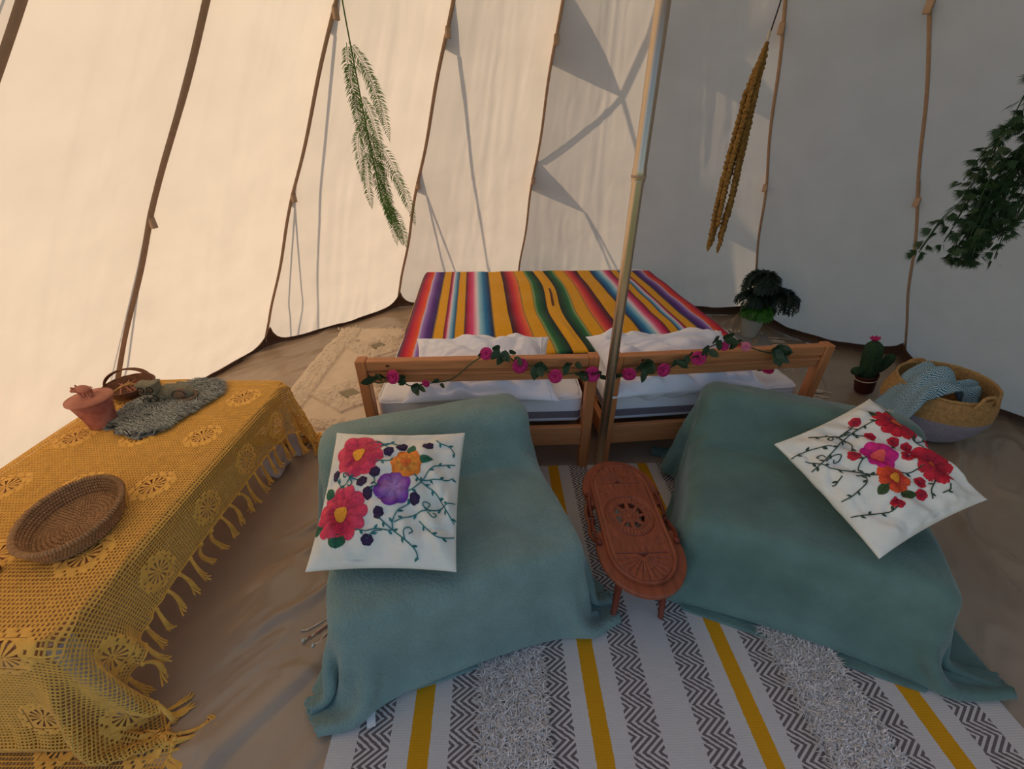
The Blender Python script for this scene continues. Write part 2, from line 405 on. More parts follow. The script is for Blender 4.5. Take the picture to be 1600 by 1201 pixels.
# ------------------------------------------------------------------ two daybeds
def make_bed(A, B, name_lbl, mlbl):
    A, B = np.array(A), np.array(B); w = np.linalg.norm(B-A); rz = math.atan2(B[1]-A[1], B[0]-A[0])
    t = thing('bed_frame', name_lbl, 'bed', (A[0], A[1], 0), rz, 'pine bed frames pushed side by side')
    L = 2.16
    kw = dict(world=False, smooth=False)
    for x in (0.0, w-.045):
        MB().box((x, -.02, 0), (x+.045, .035, .645), bev=.004).build('post', pine_post, t, **kw)
        MB().box((x, L-.02, 0), (x+.045, L+.035, .30), bev=.004).build('leg', pine_post, t, **kw)
        x0 = x+.005 if x == 0 else x+.008
        MB().box((x0, .035, .15), (x0+.03, L-.02, .25), bev=.003).build('side_rail', pine_side, t, **kw)
    MB().box((.045, -.016, .595), (w-.045, .026, .642), bev=.004).build('top_rail', pine, t, **kw)
    MB().box((.045, -.004, .527), (w-.045, .018, .592), bev=.003).build('headboard_plank', pine, t, **kw)
    MB().box((.045, -.012, .566), (w-.045, .004, .582), bev=.003).build('rail_ledge', pine, t, **kw)
    MB().box((.045, -.010, .150), (w-.045, .018, .258), bev=.003).build('end_rail', pine, t, **kw)
    MB().box((.045, L, .150), (w-.045, L+.022, .258), bev=.003).build('end_rail', pine, t, **kw)
    for (kx, kz) in ((.50*w, .572), (.8*w, .205), (.13*w, .62)):
        k = MB(); k.ell((kx, -.0062 if kz < .59 else -.0165, kz), (.010, .0018, .006), 10); k.build('wood_knot', knot_m, t, world=False)
    for k in range(14):
        y = .10+k*.15
        MB().box((.04, y, .222), (w-.04, y+.07, .238), bev=.002).build('slat', pine, t, **kw)
    mt = thing('mattress', mlbl, 'mattress', tuple(np.array([A[0], A[1], .239])+rotz(rz) @ np.array([w/2, .05, 0])), rz, 'mattresses on the pine bed frames')
    hw = w/2-.038
    def disp(P, D):
        wv = np.sin(P[..., 0]*2*PI/.26+np.sin(P[..., 1]*2*PI/.33)*1.6)
        wv2 = np.sin(P[..., 1]*2*PI/.24+np.sin(P[..., 0]*2*PI/.30)*1.4)
        q = -.006*np.exp(-(wv/.12)**2)-.004*np.exp(-(wv2/.10)**2)
        return q*np.clip((P[..., 2]-.085)*30, 0, 1)
    roundbox(MB(), (-hw, 0, 0.002), (hw, 2.09, .160), .032, .016, disp).build('mattress_cover', white_fab, mt, world=False)
    # dark mesh band round the side
    n = 160; P = []
    for k in range(n):
        s_ = k/n*4; c = int(s_); f = s_-c
        cs = [(-hw, 0), (hw, 0), (hw, 2.09), (-hw, 2.09)]; a, b = np.array(cs[c]), np.array(cs[(c+1) % 4]); q = a*(1-f)+b*f
        ctr = np.array([0, 1.04]); inn = np.clip(q, (-hw+.035, .035), (hw-.035, 2.055)); dd = q-inn; dd = dd/(np.linalg.norm(dd)+1e-9); P.append(inn+dd*.0378)
    P = np.array(P); G = np.array([[(x, y, z) for x, y in P] for z in (.036, .040, .072, .076)]); G[0, :, :2] *= .999; G[3, :, :2] *= .999
    MB().grid(G, wrap_v=True).build('mesh_band', band_m, mt, world=False)
    m = MB(); Q = np.column_stack([P*1.0008, np.full(len(P), .146)]); m.tube(Q*np.array([.992, 1, 1]), .004, 6, closed=True)
    m.build('piping', white_fab, mt, world=False)
    return t, mt, rz
bedL = make_bed((-.678, 1.618), (.385, 1.662), 'left pine bed frame, its headboard rail standing behind the left blue throw', 'white quilted mattress with grey band on the left bed frame')
bedR = make_bed((.445, 1.664), (1.49, 1.775), 'right pine bed frame, its corner post free beside the cactus', 'white quilted mattress with grey band on the right bed frame')

# ------------------------------------------------------------------ pillows and cushions
def cushion_surface(w, h, T, seed, rim=.006, pinch=.05, wr=.006):
    def S(u, v, side=1):
        u, v = np.asarray(u, float), np.asarray(v, float)
        x = u*w/2*(1-pinch*(1-v*v)*np.abs(u)**2); y = v*h/2*(1-pinch*(1-u*u)*np.abs(v)**2)
        e = np.clip(1-np.abs(u)**2.6, 0, 1)*np.clip(1-np.abs(v)**2.6, 0, 1)
        z = T*e**.55
        wk = vnoise(u*5+v*3, v*1.3-u, seed)*wr+np.abs(vnoise(u*3+seed, v*5, seed+2))*wr*.8+vnoise(u*14, v*6, seed+1)*wr*.10
        z = z*(1+.0)+wk*np.clip(e*4, 0, 1)+rim
        return np.stack([x, y, z if side > 0 else -z*.85], -1)
    return S
def cushion_mesh(S, n=56):
    u = np.sin(np.linspace(-PI/2, PI/2, n))*.5+np.linspace(-1, 1, n)*.5; U, V = np.meshgrid(u, u, indexing='ij')
    m = MB(); m.grid(S(U, V, 1)); m.grid(S(U, V, -1), flip=True)
    e = [(a, -1) for a in u]+[(1, a) for a in u]+[(a, 1) for a in u[::-1]]+[(-1, a) for a in u[::-1]]
    e = np.array(e); m.grid(np.stack([S(e[:, 0], e[:, 1], 1), S(e[:, 0], e[:, 1], -1)]), flip=False)
    return m
def put_pillow(c, rz, w, lbl, seed, tilt):
    M = Matrix.Translation(Vector(c)) @ Matrix.Rotation(rz, 4, 'Z') @ Matrix.Rotation(tilt, 4, 'X')
    t = thing('pillow', lbl, 'pillow', Mx=M, group='white pillows on the beds')
    S = cushion_surface(w, .50, .085, seed, .003, .10, .034)
    cushion_mesh(S, 70).build('pillow_case', pillow_m, t, world=False)
    m = MB(); uu = np.linspace(-1, 1, 40); P = S(np.full(40, .90), uu, 1)+np.array([0, 0, .002]); m.tube(P, .003, 5)
    m.build('hem', pillow_m, t, world=False)
put_pillow((-.150, 1.865, .470), .03, .72, 'rumpled white pillow at the head of the left bed', 11, math.radians(11))
put_pillow((.82, 1.925, .472), .10, .78, 'rumpled white pillow at the head of the right bed', 23, math.radians(10))

# embroidered cushions -----------------------------------------------------------
def solve_h(src, dst):
    A = []
    for (x, y), (u, v) in zip(src, dst):
        A.append([x, y, 1, 0, 0, 0, -u*x, -u*y, -u]); A.append([0, 0, 0, x, y, 1, -v*x, -v*y, -v])
    return np.linalg.svd(np.array(A))[2][-1].reshape(3, 3)
def embroidered(lbl, c4, src4, seed, w, T):
    """c4: world corners TL,TR,BR,BL; src4 the same corners in measuring units"""
    c4 = [np.array(p) for p in c4]; ctr = sum(c4)/4
    ex = (c4[1]+c4[2]-c4[0]-c4[3]); ex /= np.linalg.norm(ex); ey = (c4[0]+c4[1]-c4[2]-c4[3]); ey -= ex*(ey@ex); ey /= np.linalg.norm(ey); ez = np.cross(ex, ey)
    M = Matrix([[ex[0], ey[0], ez[0], ctr[0]], [ex[1], ey[1], ez[1], ctr[1]], [ex[2], ey[2], ez[2], ctr[2]], [0, 0, 0, 1]])
    t = thing('embroidered_cushion', lbl, 'cushion', Mx=M, group='white embroidered cushions')
    S = cushion_surface(w, w, T, seed, .004, .05, .021)
    cushion_mesh(S, 72).build('cover', cush_m, t, world=False)
    H = solve_h(src4, [(-1, 1), (1, 1), (1, -1), (-1, -1)])
    def uv(x, y):
        q = H @ np.array([x, y, 1.]); return q[:2]/q[2]
    sc = 2/np.mean([np.hypot(*np.subtract(src4[0], src4[1])), np.hypot(*np.subtract(src4[1], src4[2]))])
    def SS(u, v, h):
        P = S(u, v, 1); P[..., 2] += h; return P
    def flower(x, y, R, n, c_out, c_in, cc, rc=.26, rag=.0):
        u0, v0 = uv(x, y); R = R*1.1; r = R*sc; k = 12; na = n*10; tt = np.linspace(0, 2*PI, na, endpoint=False)
        ph = rnd.random()*6
        lob = .84+.16*np.abs(np.sin(n*tt/2+ph))**.6+rag*np.random.RandomState(int(x)).rand(na)
        rad = np.linspace(0, 1, k); RR = rad[:, None]*lob[None]*r
        U = u0+RR*np.cos(tt); V = v0+RR*np.sin(tt)
        Hh = .0012+.0035*np.sin(np.clip(rad, 0, 1)*PI)[:, None]*(.5+.5*np.abs(np.sin(n*tt/2+ph)))[None]+.0008*np.cos(rad*30)[:, None]
        rs = np.random.RandomState(int(x+y)); st = .82+.36*rs.rand(k, na)
        f = np.clip(rad*1.1, 0, 1)[:, None, None]; C = (np.array(c_in[:3])*(1-f)+np.array(c_out[:3])*f)*(st*(.62+.38*np.abs(np.sin(n*tt/2+ph))[None]**.5*np.ones((k, 1))*1.0+.12*(rad[:, None] > .55)))[..., None]
        P = SS(U, V, Hh); m = MB(); m.grid(P, wrap_v=True, col=np.clip(C*np.ones(P.shape), 0, 1))
        fl = m.build('embroidered_flower', thread, t, world=False)
        if cc is not None:
            rad2 = np.linspace(0, 1, 5); R2 = rad2[:, None]*r*rc*(1+.12*np.sin(tt*3))[None]
            P = SS(u0+R2*np.cos(tt), v0+R2*np.sin(tt), .005+.002*np.cos(rad2*PI/2)[:, None]+0*R2)
            st = .85+.3*rs.rand(5, na, 1)
            MB().grid(P, wrap_v=True, col=np.clip(np.array(cc[:3])*st, 0, 1)).build('flower_center', thread, fl, world=False)
        return fl
    def leaf(x, y, L, W_, ang, c):
        u0, v0 = uv(x, y); s_ = np.linspace(-1, 1, 12); q = np.linspace(-1, 1, 7); ca, sa = math.cos(ang), math.sin(ang)
        A_, B_ = np.meshgrid(s_, q, indexing='ij'); X0 = A_*L/2*sc; Y0 = B_*W_/2*sc*np.clip(1-A_**2, 0, 1)**.7*(1-.35*A_)
        P = SS(u0+X0*ca-Y0*sa, v0+X0*sa+Y0*ca, .0012+.002*(1-B_**2))
        st = .75+.5*np.random.RandomState(int(x)).rand(12, 7, 1)
        st[:, 3] *= .6
        MB().grid(P, col=np.clip(np.array(c[:3])*st, 0, 1)).build('embroidered_leaf', thread, t, world=False)
    def vine(pts, c, leaves=True):
        Q = np.array([uv(*p) for p in pts]); Q = cr(Q, 8); P = SS(Q[:, 0], Q[:, 1], .0022)
        m = MB(); st = np.array(c[:3]); m.tube(P, .0017, 5, col=st)
        if leaves:
            d = np.concatenate([[0], np.cumsum(np.linalg.norm(np.diff(Q, axis=0), axis=1))]); s_ = .07; k = 0
            while s_ < d[-1]-.03:
                i = int(np.searchsorted(d, s_)); i = min(i, len(Q)-2); tg = Q[i+1]-Q[i]; an = math.atan2(tg[1], tg[0])+(1 if k % 2 else -1)*.75
                a = np.linspace(0, 1, 6); wv = np.sin(a*PI)*.5
                L = .075; cx, cy = Q[i]; ca, sa = math.cos(an), math.sin(an); G = []
                for b in (-1, 0, 1):
                    lx, ly = a*L, wv*b*.035; G.append(SS(cx+lx*ca-ly*sa, cy+lx*sa+ly*ca, .0015+.0015*(b == 0)))
                m.grid(np.array(G), col=np.tile(st*(.8+.4*rnd.random()), (18, 1))); s_ += .13+.06*rnd.random(); k += 1
        m.build('embroidered_vine', thread, t, world=False)
    return flower, leaf, vine
PK, PK2, YL = srgb(228, 62, 92), srgb(196, 36, 70), srgb(246, 164, 40)
fl, lf, vi = embroidered('square cushion with pink, orange and purple embroidered flowers on the left blue throw',
    [onz(520, 682, .60), onz(718, 690, .60), onz(709, 873, .415), onz(500, 886, .415)],
    [(165, 60), (1250, 110), (1185, 1100), (60, 1175)], 31, .435, .062)
fl(452, 320, 172, 8, PK, PK2, YL); fl(345, 775, 182, 11, PK, PK2, YL, .25)
fl(845, 405, 110, 7, srgb(244, 128, 34), srgb(240, 170, 60), srgb(236, 110, 40), .3); fl(755, 585, 120, 6, srgb(122, 48, 150), srgb(196, 150, 205), None)
for x, y in ((245, 475), (697, 297), (790, 250), (990, 243), (603, 468), (512, 545), (570, 635), (915, 662), (655, 768), (572, 952)):
    fl(x, y, 38, 6, srgb(46, 24, 62), srgb(66, 40, 86), None)
for a in ((208, 630, 135, 75, -.9), (985, 375, 115, 62, .1), (870, 280, 90, 75, 1.5), (150, 890, 110, 75, .4), (340, 965, 115, 105, 1.6)): lf(*a, srgb(34, 104, 72))
TL = srgb(46, 120, 118)
for p in ([(585, 270), (640, 225), (700, 215), (755, 235)], [(530, 210), (580, 190), (640, 220), (690, 270)], [(600, 375), (690, 385), (745, 380)],
          [(300, 625), (325, 580), (410, 525), (475, 530)], [(325, 580), (280, 530), (270, 500)], [(905, 480), (960, 540), (1060, 610), (1120, 690), (1195, 800)],
          [(860, 620), (920, 590), (1000, 480), (1080, 410), (1200, 385)], [(970, 525), (1100, 525), (1190, 490)], [(1205, 665), (1080, 715), (940, 750), (770, 825)],
          [(480, 880), (560, 890), (640, 870), (750, 880), (760, 820), (800, 740), (880, 680)], [(660, 800), (750, 870), (850, 940), (920, 1000), (935, 1060)],
          [(945, 805), (1020, 870), (1090, 910), (1190, 890)], [(1050, 195), (1090, 230), (1150, 250), (1195, 305)], [(570, 945), (620, 890), (680, 880)], [(600, 500), (620, 560), (640, 575), (590, 600)]): vi(p, TL)
for p in ([(410, 525), (390, 490), (350, 485), (350, 510), (375, 505)], [(410, 525), (430, 560), (410, 582), (388, 562)], [(850, 940), (845, 880), (880, 855), (902, 880), (880, 900)],
          [(1030, 740), (975, 700), (990, 675), (1020, 685), (1008, 712)], [(1010, 745), (1050, 780), (1070, 760), (1045, 745)]): vi(p, TL, False)
RD, RD2, OR = srgb(206, 24, 44), srgb(150, 14, 50), srgb(236, 96, 40)
fl, lf, vi = embroidered('diamond-turned cushion with red and magenta embroidered flowers on the right blue throw',
    [onz(1216, 705, .50), onz(1374, 620, .665), onz(1505, 787, .465), onz(1385, 852, .44)],
    [(70, 475), (780, 80), (1395, 850), (820, 1150)], 47, .425, .060)
fl(888, 395, 135, 13, RD, RD2, OR, .24, .05); fl(1075, 700, 118, 9, RD, RD2, OR, .24, .1); fl(755, 648, 98, 7, srgb(222, 30, 130), srgb(200, 20, 100), srgb(240, 90, 80), .35); fl(835, 790, 88, 7, srgb(230, 80, 30), srgb(200, 24, 40), srgb(240, 150, 30), .3, .1)
for x, y in ((613, 355), (708, 497), (588, 650), (848, 552), (933, 592), (908, 660), (1120, 512), (993, 805), (1000, 870), (862, 918)):
    fl(x, y, 34, 6, RD, RD2, None)
OL = srgb(58, 82, 36); DG = srgb(56, 74, 54)
for a in ((762, 280, 125, 75, -.2), (918, 255, 85, 70, 1.), (1062, 418, 115, 75, .2), (780, 845, 105, 55, .3), (930, 870, 110, 60, -.4)): lf(*a, OL)
for p in ([(770, 370), (700, 385), (600, 450), (510, 540), (430, 650), (365, 720)], [(290, 455), (400, 465), (520, 460), (600, 470), (690, 495)], [(520, 460), (580, 415), (613, 370)],
          [(520, 465), (590, 545), (588, 640)], [(215, 610), (280, 575), (350, 568), (440, 575)], [(305, 650), (400, 685), (500, 725), (620, 745), (740, 770)], [(620, 775), (680, 765), (740, 770)],
          [(680, 770), (680, 820), (620, 880), (570, 905)], [(640, 980), (740, 970), (830, 960), (862, 935)], [(1010, 450), (1030, 510), (1090, 520)], [(880, 745), (940, 750), (1000, 715)],
          [(1080, 790), (1050, 840), (1060, 890)], [(1110, 860), (1150, 840), (1150, 810)], [(670, 660), (635, 690), (645, 740)], [(820, 610), (850, 575)], [(540, 770), (520, 810), (505, 815)]): vi(p, DG)
for p in ([(440, 460), (455, 490), (440, 520), (415, 505), (430, 490)], [(430, 670), (460, 640), (510, 635), (520, 665), (490, 680), (480, 660)], [(425, 640), (400, 620), (372, 630), (385, 645)],
          [(1030, 510), (1010, 560), (975, 540), (985, 520)], [(1010, 560), (1050, 580), (1068, 555), (1045, 545)]): vi(p, DG, False)

# ------------------------------------------------------------------ cloth relaxation (position based)
def relax(P, rest_u, rest_v, boxes, floor=.012, steps=160, it=5, pin=None, fr=.5, thick=.010, seed=0, bend=.25, incol=False, pinm=None, grav=.0022, ffr=.7):
    P0 = P.copy(); P = P.copy(); prev = P.copy(); n, m = P.shape[:2]
    rd = math.hypot(rest_u, rest_v)
    def pairs():
        for a in (0, 1):
            yield (slice(a, n-1, 2), slice(None)), (slice(a+1, n, 2), slice(None)), rest_u, 1.
            yield (slice(None), slice(a, m-1, 2)), (slice(None), slice(a+1, m, 2)), rest_v, 1.
        for a in (0, 1):
            yield (slice(a, n-1, 2), slice(0, m-1)), (slice(a+1, n, 2), slice(1, m)), rd, .35
            yield (slice(a, n-1, 2), slice(1, m)), (slice(a+1, n, 2), slice(0, m-1)), rd, .35
        for a in (0, 2):
            for b in (0, 1):
                s0 = slice(a+b, n-2, 4); s1 = slice(a+b+2, n, 4)
                yield (s0, slice(None)), (s1, slice(None)), 2*rest_u, bend
                t0 = slice(a+b, m-2, 4); t1 = slice(a+b+2, m, 4)
                yield (slice(None), t0), (slice(None), t1), 2*rest_v, bend
    PR = list(pairs())
    def collide():
        for (c, h, R, rad) in boxes:
            q = (P-c) @ R                       # world->local (R columns = axes)
            a = np.abs(q)-(h-rad); out = np.maximum(a, 0); lo = np.linalg.norm(out, axis=-1)
            ins = np.minimum(a.max(-1), 0); sd = lo+ins-rad-thick
            hit = sd < 0
            if not hit.any(): continue
            g = np.where((lo > 1e-7)[..., None], out/(lo[..., None]+1e-9), 0.)
            k = a.argmax(-1); e = np.eye(3)[k]; g = np.where((lo > 1e-7)[..., None], g, e)*np.sign(q+1e-12)
            gw = g @ R.T; d = np.where(hit, -sd, 0)
            P[...] += gw*d[..., None]; prev[hit] += (P[hit]-prev[hit])*fr
        lowm = P[..., 2] < floor
        P[..., 2] = np.where(lowm, floor, P[..., 2]); prev[lowm] += (P[lowm]-prev[lowm])*ffr
    for s_ in range(steps):
        v = (P-prev)*.97; v = np.clip(v, -.03, .03); prev = P.copy(); P += v; P[..., 2] -= grav if s_ < steps*.8 else .0012
        for _ in range(it):
            for A, B, L, w in PR:
                d = P[B]-P[A]
                if d.shape[0] != P[A].shape[0]: pass
                l = np.sqrt((d*d).sum(-1))+1e-9
                if w == bend: k = np.where(l < L, (l-L)/l*.5*w, 0)
                else: k = (l-L)/l*.5*w
                c = d*k[..., None]; P[A] += c; P[B] -= c
            if incol: collide()
            if pinm is not None: P[pinm] = P0[pinm]
        collide()
        if pinm is not None: P[pinm] = P0[pinm]
    return P
def fixpairs(n): return n
def smooth_grid(P, k=1):
    for _ in range(k):
        Q = P.copy(); Q[1:-1, 1:-1] = P[1:-1, 1:-1]*.5+.125*(P[:-2, 1:-1]+P[2:, 1:-1]+P[1:-1, :-2]+P[1:-1, 2:]); P = Q
    return P
def along(pr, s):
    pr = np.array(pr, float); d = np.concatenate([[0], np.cumsum(np.linalg.norm(np.diff(pr, axis=0), axis=1))])
    return np.stack([np.interp(s, d, pr[:, 0]), np.interp(s, d, pr[:, 1])], -1), d[-1]

# ------------------------------------------------------------------ throws over the two floor chairs
def throw(A, B, lbl, m_, wl, wr_, ff, seed, fb=.45):
    A, B = np.array(A, float), np.array(B, float); w = np.linalg.norm(B-A); rz = math.atan2(B[1]-A[1], B[0]-A[0])
    R0 = np.eye(3); al = math.radians(14); Rb = np.array([[1, 0, 0], [0, math.cos(al), math.sin(al)], [0, -math.sin(al), math.cos(al)]])
    boxes = [(np.array([w/2, .36, .17]), np.array([w/2, .36, .17]), R0, .035),
             (np.array([w/2, .585, .40]), np.array([w/2, .095, .145]), Rb, .05)]
    pr = [(-.03-ff, .02), (-.02, .02), (-.02, .352), (.43, .352), (.47, .55), (.64, .59), (.72, .57), (.745, .52), (.76, .24)]
    du = .018; tot = along(pr, np.array([0.]))[1]; tot = min(tot, tot-.0)
    nu = int((w+wl+wr_)/du); nv = int(tot/du)
    s = np.arange(nv)*du; yz, _ = along(pr, s); x = -wl+np.arange(nu)*du
    P = np.zeros((nu, nv, 3)); P[..., 0] = x[:, None]; P[..., 1:] = yz[None]
    rs = np.random.RandomState(seed)
    U, V = np.meshgrid(np.arange(nu)*du, s, indexing='ij')
    P[..., 2] += np.clip(fbm(U*5, V*5, seed), -1, 1)*.004+.008; P[..., 1] += .02*fbm(U*4, V*3, seed+3)*(V < .4)
    cv_ = along(pr, np.array([0.]))[0]; dcr = sum(np.hypot(*np.subtract(pr[i+1], pr[i])) for i in range(3))
    pinm = (np.abs(V-dcr) < .030) & (x[:, None] > .03) & (x[:, None] < w-.03)
    P = relax(P, du, du, boxes, steps=150, pinm=pinm, it=8, seed=seed, thick=.012, fr=.35, incol=True, grav=.0016, ffr=.25)
    P = smooth_grid(P, 1)
    t = thing('throw_blanket', lbl, 'blanket', (A[0], A[1], 0), rz, 'blue-green fleece throws over the floor chairs')
    Uu = U-0; rr_ = .50; e1 = np.maximum(rr_-np.minimum(Uu, Uu.max()-Uu), 0); e2 = np.maximum(rr_-V, 0); msk = np.hypot(e1, e2) < rr_; r2 = .26; msk &= np.hypot(np.maximum(r2-np.minimum(Uu, Uu.max()-Uu), 0), np.maximum(r2-(V.max()-V), 0)) < r2
    P[..., 2] += (.007*fbm(U*6+V*5, V*3, seed)+.004*(1-np.clip(np.abs(vnoise(U*5-V*4, V*4, seed+4))*5, 0, 1)))*np.clip(P[..., 2]*8-.3, 0, 1); P[..., 0] += .006*vnoise(U*7, V*9, seed+6)
    o = MB().grid(P, mask=msk[:-1, :-1]).build('fleece', m_, t, world=False)
    mod(o, 'SUBSURF', levels=1, render_levels=1); mod(o, 'SOLIDIFY', thickness=.008, offset=1.)
    return t, P
tL, PL = throw((-.490, .634), (.235, .885), 'fuzzy grey-blue fleece throw over the floor chair nearest the yellow table', throw_m, .30, .32, .03, 5)
tR, PR_ = throw((.615, 1.00), (1.31, .72), 'smooth teal fleece throw over the floor chair below the belly basket', throw2_m, .34, .40, .08, 9)
# satin care tag at the front left hem of the left throw
c = onz(580, 1122, .03); MB().box((-.012, -.022, 0), (.012, .022, .002), rotz(.3), c, 0).build('care_tag', tag_m, tL, smooth=False, label='small white satin tag')

# ------------------------------------------------------------------ striped rug
RX, RYN, RYF = .488, -.35, 1.665; rdir = math.radians(-2.2)*-1
rug = thing('striped_rug', 'cream rug with grey zigzag bands, mustard stripes and shaggy strips under the carved table', 'rug', (.488, .446, 0), rdir)
def rug_material():
    m = bpy.data.materials.new('zigzag_weave'); m.use_nodes = True; nt = m.node_tree; N, L = nt.nodes, nt.links; b = N['Principled BSDF']
    b.inputs['Roughness'].default_value = .95; b.inputs['Specular IOR Level'].default_value = .1
    tc = N.new('ShaderNodeTexCoord'); sp = N.new('ShaderNodeSeparateXYZ'); L.new(tc.outputs['Object'], sp.inputs[0])
    nz = N.new('ShaderNodeTexNoise'); nz.inputs['Scale'].default_value = 90; L.new(tc.outputs['Object'], nz.inputs[0])
    jit = (X(nt, nz.outputs[0])-.5)*.005
    x, y = X(nt, sp.outputs[0])+jit, X(nt, sp.outputs[1])+jit
    ax = x.op('ABSOLUTE')
    def band(lo, hi): return ax.gt(lo)*ax.lt(hi)
    chev = band(.056, .150)+band(.305, .385)+band(.572, .665)+band(.832, .925)
    yel = band(.205, .256)+band(.718, .775)
    tri = ((y/.072).op('FRACT')-.5).op('ABSOLUTE')*2
    zig = ((ax+tri*.052)/.0225).op('FRACT').lt(.52)
    dark = (chev*zig).op('MINIMUM', 1.)
    # fine weave
    wv = ((y/.0062).op('FRACT')-.5).op('ABSOLUTE')*((x/.005).op('FRACT')-.5).op('ABSOLUTE')
    def mix(f, A, B):
        n = N.new('ShaderNodeMix'); n.data_type = 'RGBA'; L.new(f.v, n.inputs['Factor'])
        for k, c in (('A', A), ('B', B)):
            if isinstance(c, tuple): n.inputs[k].default_value = c
            else: L.new(c, n.inputs[k])
        return n.outputs['Result']
    n3 = N.new('ShaderNodeTexNoise'); n3.inputs['Scale'].default_value = 3; L.new(tc.outputs['Object'], n3.inputs[0])
    c = mix(X(nt, n3.outputs[0]), srgb(198, 188, 180), srgb(216, 206, 194))
    c = mix(yel, c, srgb(214, 150, 28)); c = mix(dark, c, srgb(112, 100, 96))
    L.new(c, b.inputs['Base Color'])
    bp = N.new('ShaderNodeBump'); bp.inputs['Strength'].default_value = .5; bp.inputs['Distance'].default_value = .006
    L.new((wv+dark*-.15).v, bp.inputs['Height']); L.new(bp.outputs[0], b.inputs['Normal'])
    return m
gx = np.linspace(-1.0, 1.0, 120); gy = np.linspace(-.85, 1.215, 120); GX, GY = np.meshgrid(gx, gy, indexing='ij')
zz = .011+.002*vnoise(GX*4, GY*3, 2)
m = MB().grid(np.stack([GX, GY, zz], -1))
per = [(x, -.85) for x in gx]+[(1., y) for y in gy[1:]]+[(x, 1.215) for x in gx[::-1][1:]]+[(-1., y) for y in gy[::-1][1:]]
per = np.array(per); z0 = .011+.002*vnoise(per[:, 0]*4, per[:, 1]*3, 2)
m.grid(np.stack([np.column_stack([per, z0]), np.column_stack([per, z0*0+.001])]))
m.build('woven_field', rug_material(), rug, world=False)
rs = np.random.RandomState(4)
for sgn in (-1, 1):
    K = 16000; x = sgn*(.385+.19*rs.rand(K)); y = -.32+1.5*rs.rand(K); a = rs.rand(K)*2*PI; L = .018+.022*rs.rand(K); w = .0014+.0010*rs.rand(K)
    d = np.stack([np.cos(a), np.sin(a), 0*a], -1); s_ = np.stack([-np.sin(a), np.cos(a), 0*a], -1); up = np.array([0, 0, 1.])
    b0 = np.stack([x, y, 0*x+.010], -1); mid = b0+d*(L*.35)[:, None]+up*(.010+.012*rs.rand(K))[:, None]; tip = b0+d*L[:, None]+up*(.010+.010*rs.rand(K))[:, None]
    V = np.stack([b0-s_*w[:, None], b0+s_*w[:, None], mid+s_*w[:, None], mid-s_*w[:, None], tip], 1).reshape(-1, 3)
    i = np.arange(K)[:, None]*5; F4 = i+np.array([0, 1, 2, 3]); F3 = i+np.array([3, 2, 4])
    MB().add(V, F4.tolist()+F3.tolist(), col=np.repeat(np.array(srgb(222, 212, 202)[:3])[None]*(.85+.30*rs.rand(K, 1)), 5, 0)).build('shag_strip', shag_hair, rug, world=False, kind='stuff')

# ------------------------------------------------------------------ low table with crochet cloth
TX0, TX1, TY0, TY1, TZ = -1.87, -1.107, .535, 1.80, .436
tb = thing('low_table', 'white-legged low table hidden under the mustard crochet tablecloth', 'table', ((TX0+TX1)/2, (TY0+TY1)/2, 0))
MB().box((TX0+.014, TY0+.014, TZ-.036), (TX1-.014, TY1-.014, TZ-.008), bev=.006).build('tabletop', table_top_m, tb, smooth=False)
for x in (TX0+.01, TX1-.06):
    for y in (TY0+.02, TY1-.07):
        MB().box((x, y, 0.004), (x+.045, y+.045, TZ-.036), bev=.004).build('leg', paint_white, tb, smooth=False)
for y in (TY0+.02, TY1-.05): MB().box((TX0+.06, y, TZ-.10), (TX1-.06, y+.02, TZ-.036)).build('apron', table_top_m, tb, smooth=False)
for x in (TX0+.02, TX1-.04): MB().box((x, TY0+.07, TZ-.09), (x+.02, TY1-.07, TZ-.036)).build('apron', table_top_m, tb, smooth=False)

du = .02; OL_, ORR, ON, OFF = .12, .155, .46, .46
pr = [(TY0-.04-.06, .02), (TY0-.04, .02), (TY0-.012, TZ-.01), (TY0-.003, TZ+.004), (TY1+.003, TZ+.004), (TY1+.012, TZ-.01), (TY1+.06, .02), (TY1+.10, .02)]
tot = along(pr, np.array([0.]))[1]; nu = int(round((TX1-TX0+OL_+ORR)/du))+1; nv = int(tot/du)+1
sv = np.arange(nv)*du; yz, _ = along(pr, sv); xs = TX1+ORR-np.arange(nu)[::-1]*du
P = np.zeros((nu, nv, 3)); P[..., 0] = xs[:, None]; P[..., 1:] = yz[None]
U, V = np.meshgrid(xs, sv, indexing='ij'); edgeV = np.clip(np.maximum(.5-V, V-(tot-.5))*4, 0, 1)
P[..., 1] += .03*fbm(U*6, V*2, 3)*edgeV
bx = [(np.array([(TX0+TX1)/2, (TY0+TY1)/2, TZ/2]), np.array([(TX1-TX0)/2, (TY1-TY0)/2, TZ/2]), np.eye(3), .006)]
TC = relax(P, du, du, bx, steps=130, it=7, thick=.0055, fr=.8, bend=.1, incol=True, grav=.0018)
def tc_at(u, v):   # u, v in metres of cloth
    i = np.clip(np.asarray(u)/du, 0, nu-1.001); j = np.clip(np.asarray(v)/du, 0, nv-1.001); a, b = i.astype(int), j.astype(int); fi, fj = (i-a)[..., None], (j-b)[..., None]
    return TC[a, b]*(1-fi)*(1-fj)+TC[a+1, b]*fi*(1-fj)+TC[a, b+1]*(1-fi)*fj+TC[a+1, b+1]*fi*fj
def tc_n(u, v):
    a = tc_at(u+.01, v)-tc_at(u-.01, v); b = tc_at(u, v+.01)-tc_at(u, v-.01); n = np.cross(a, b); return n/(np.linalg.norm(n, axis=-1, keepdims=True)+1e-9)
Lu, Lv = (nu-1)*du, (nv-1)*du; pt = .01; NU, NV = int(Lu/pt), int(Lv/pt)
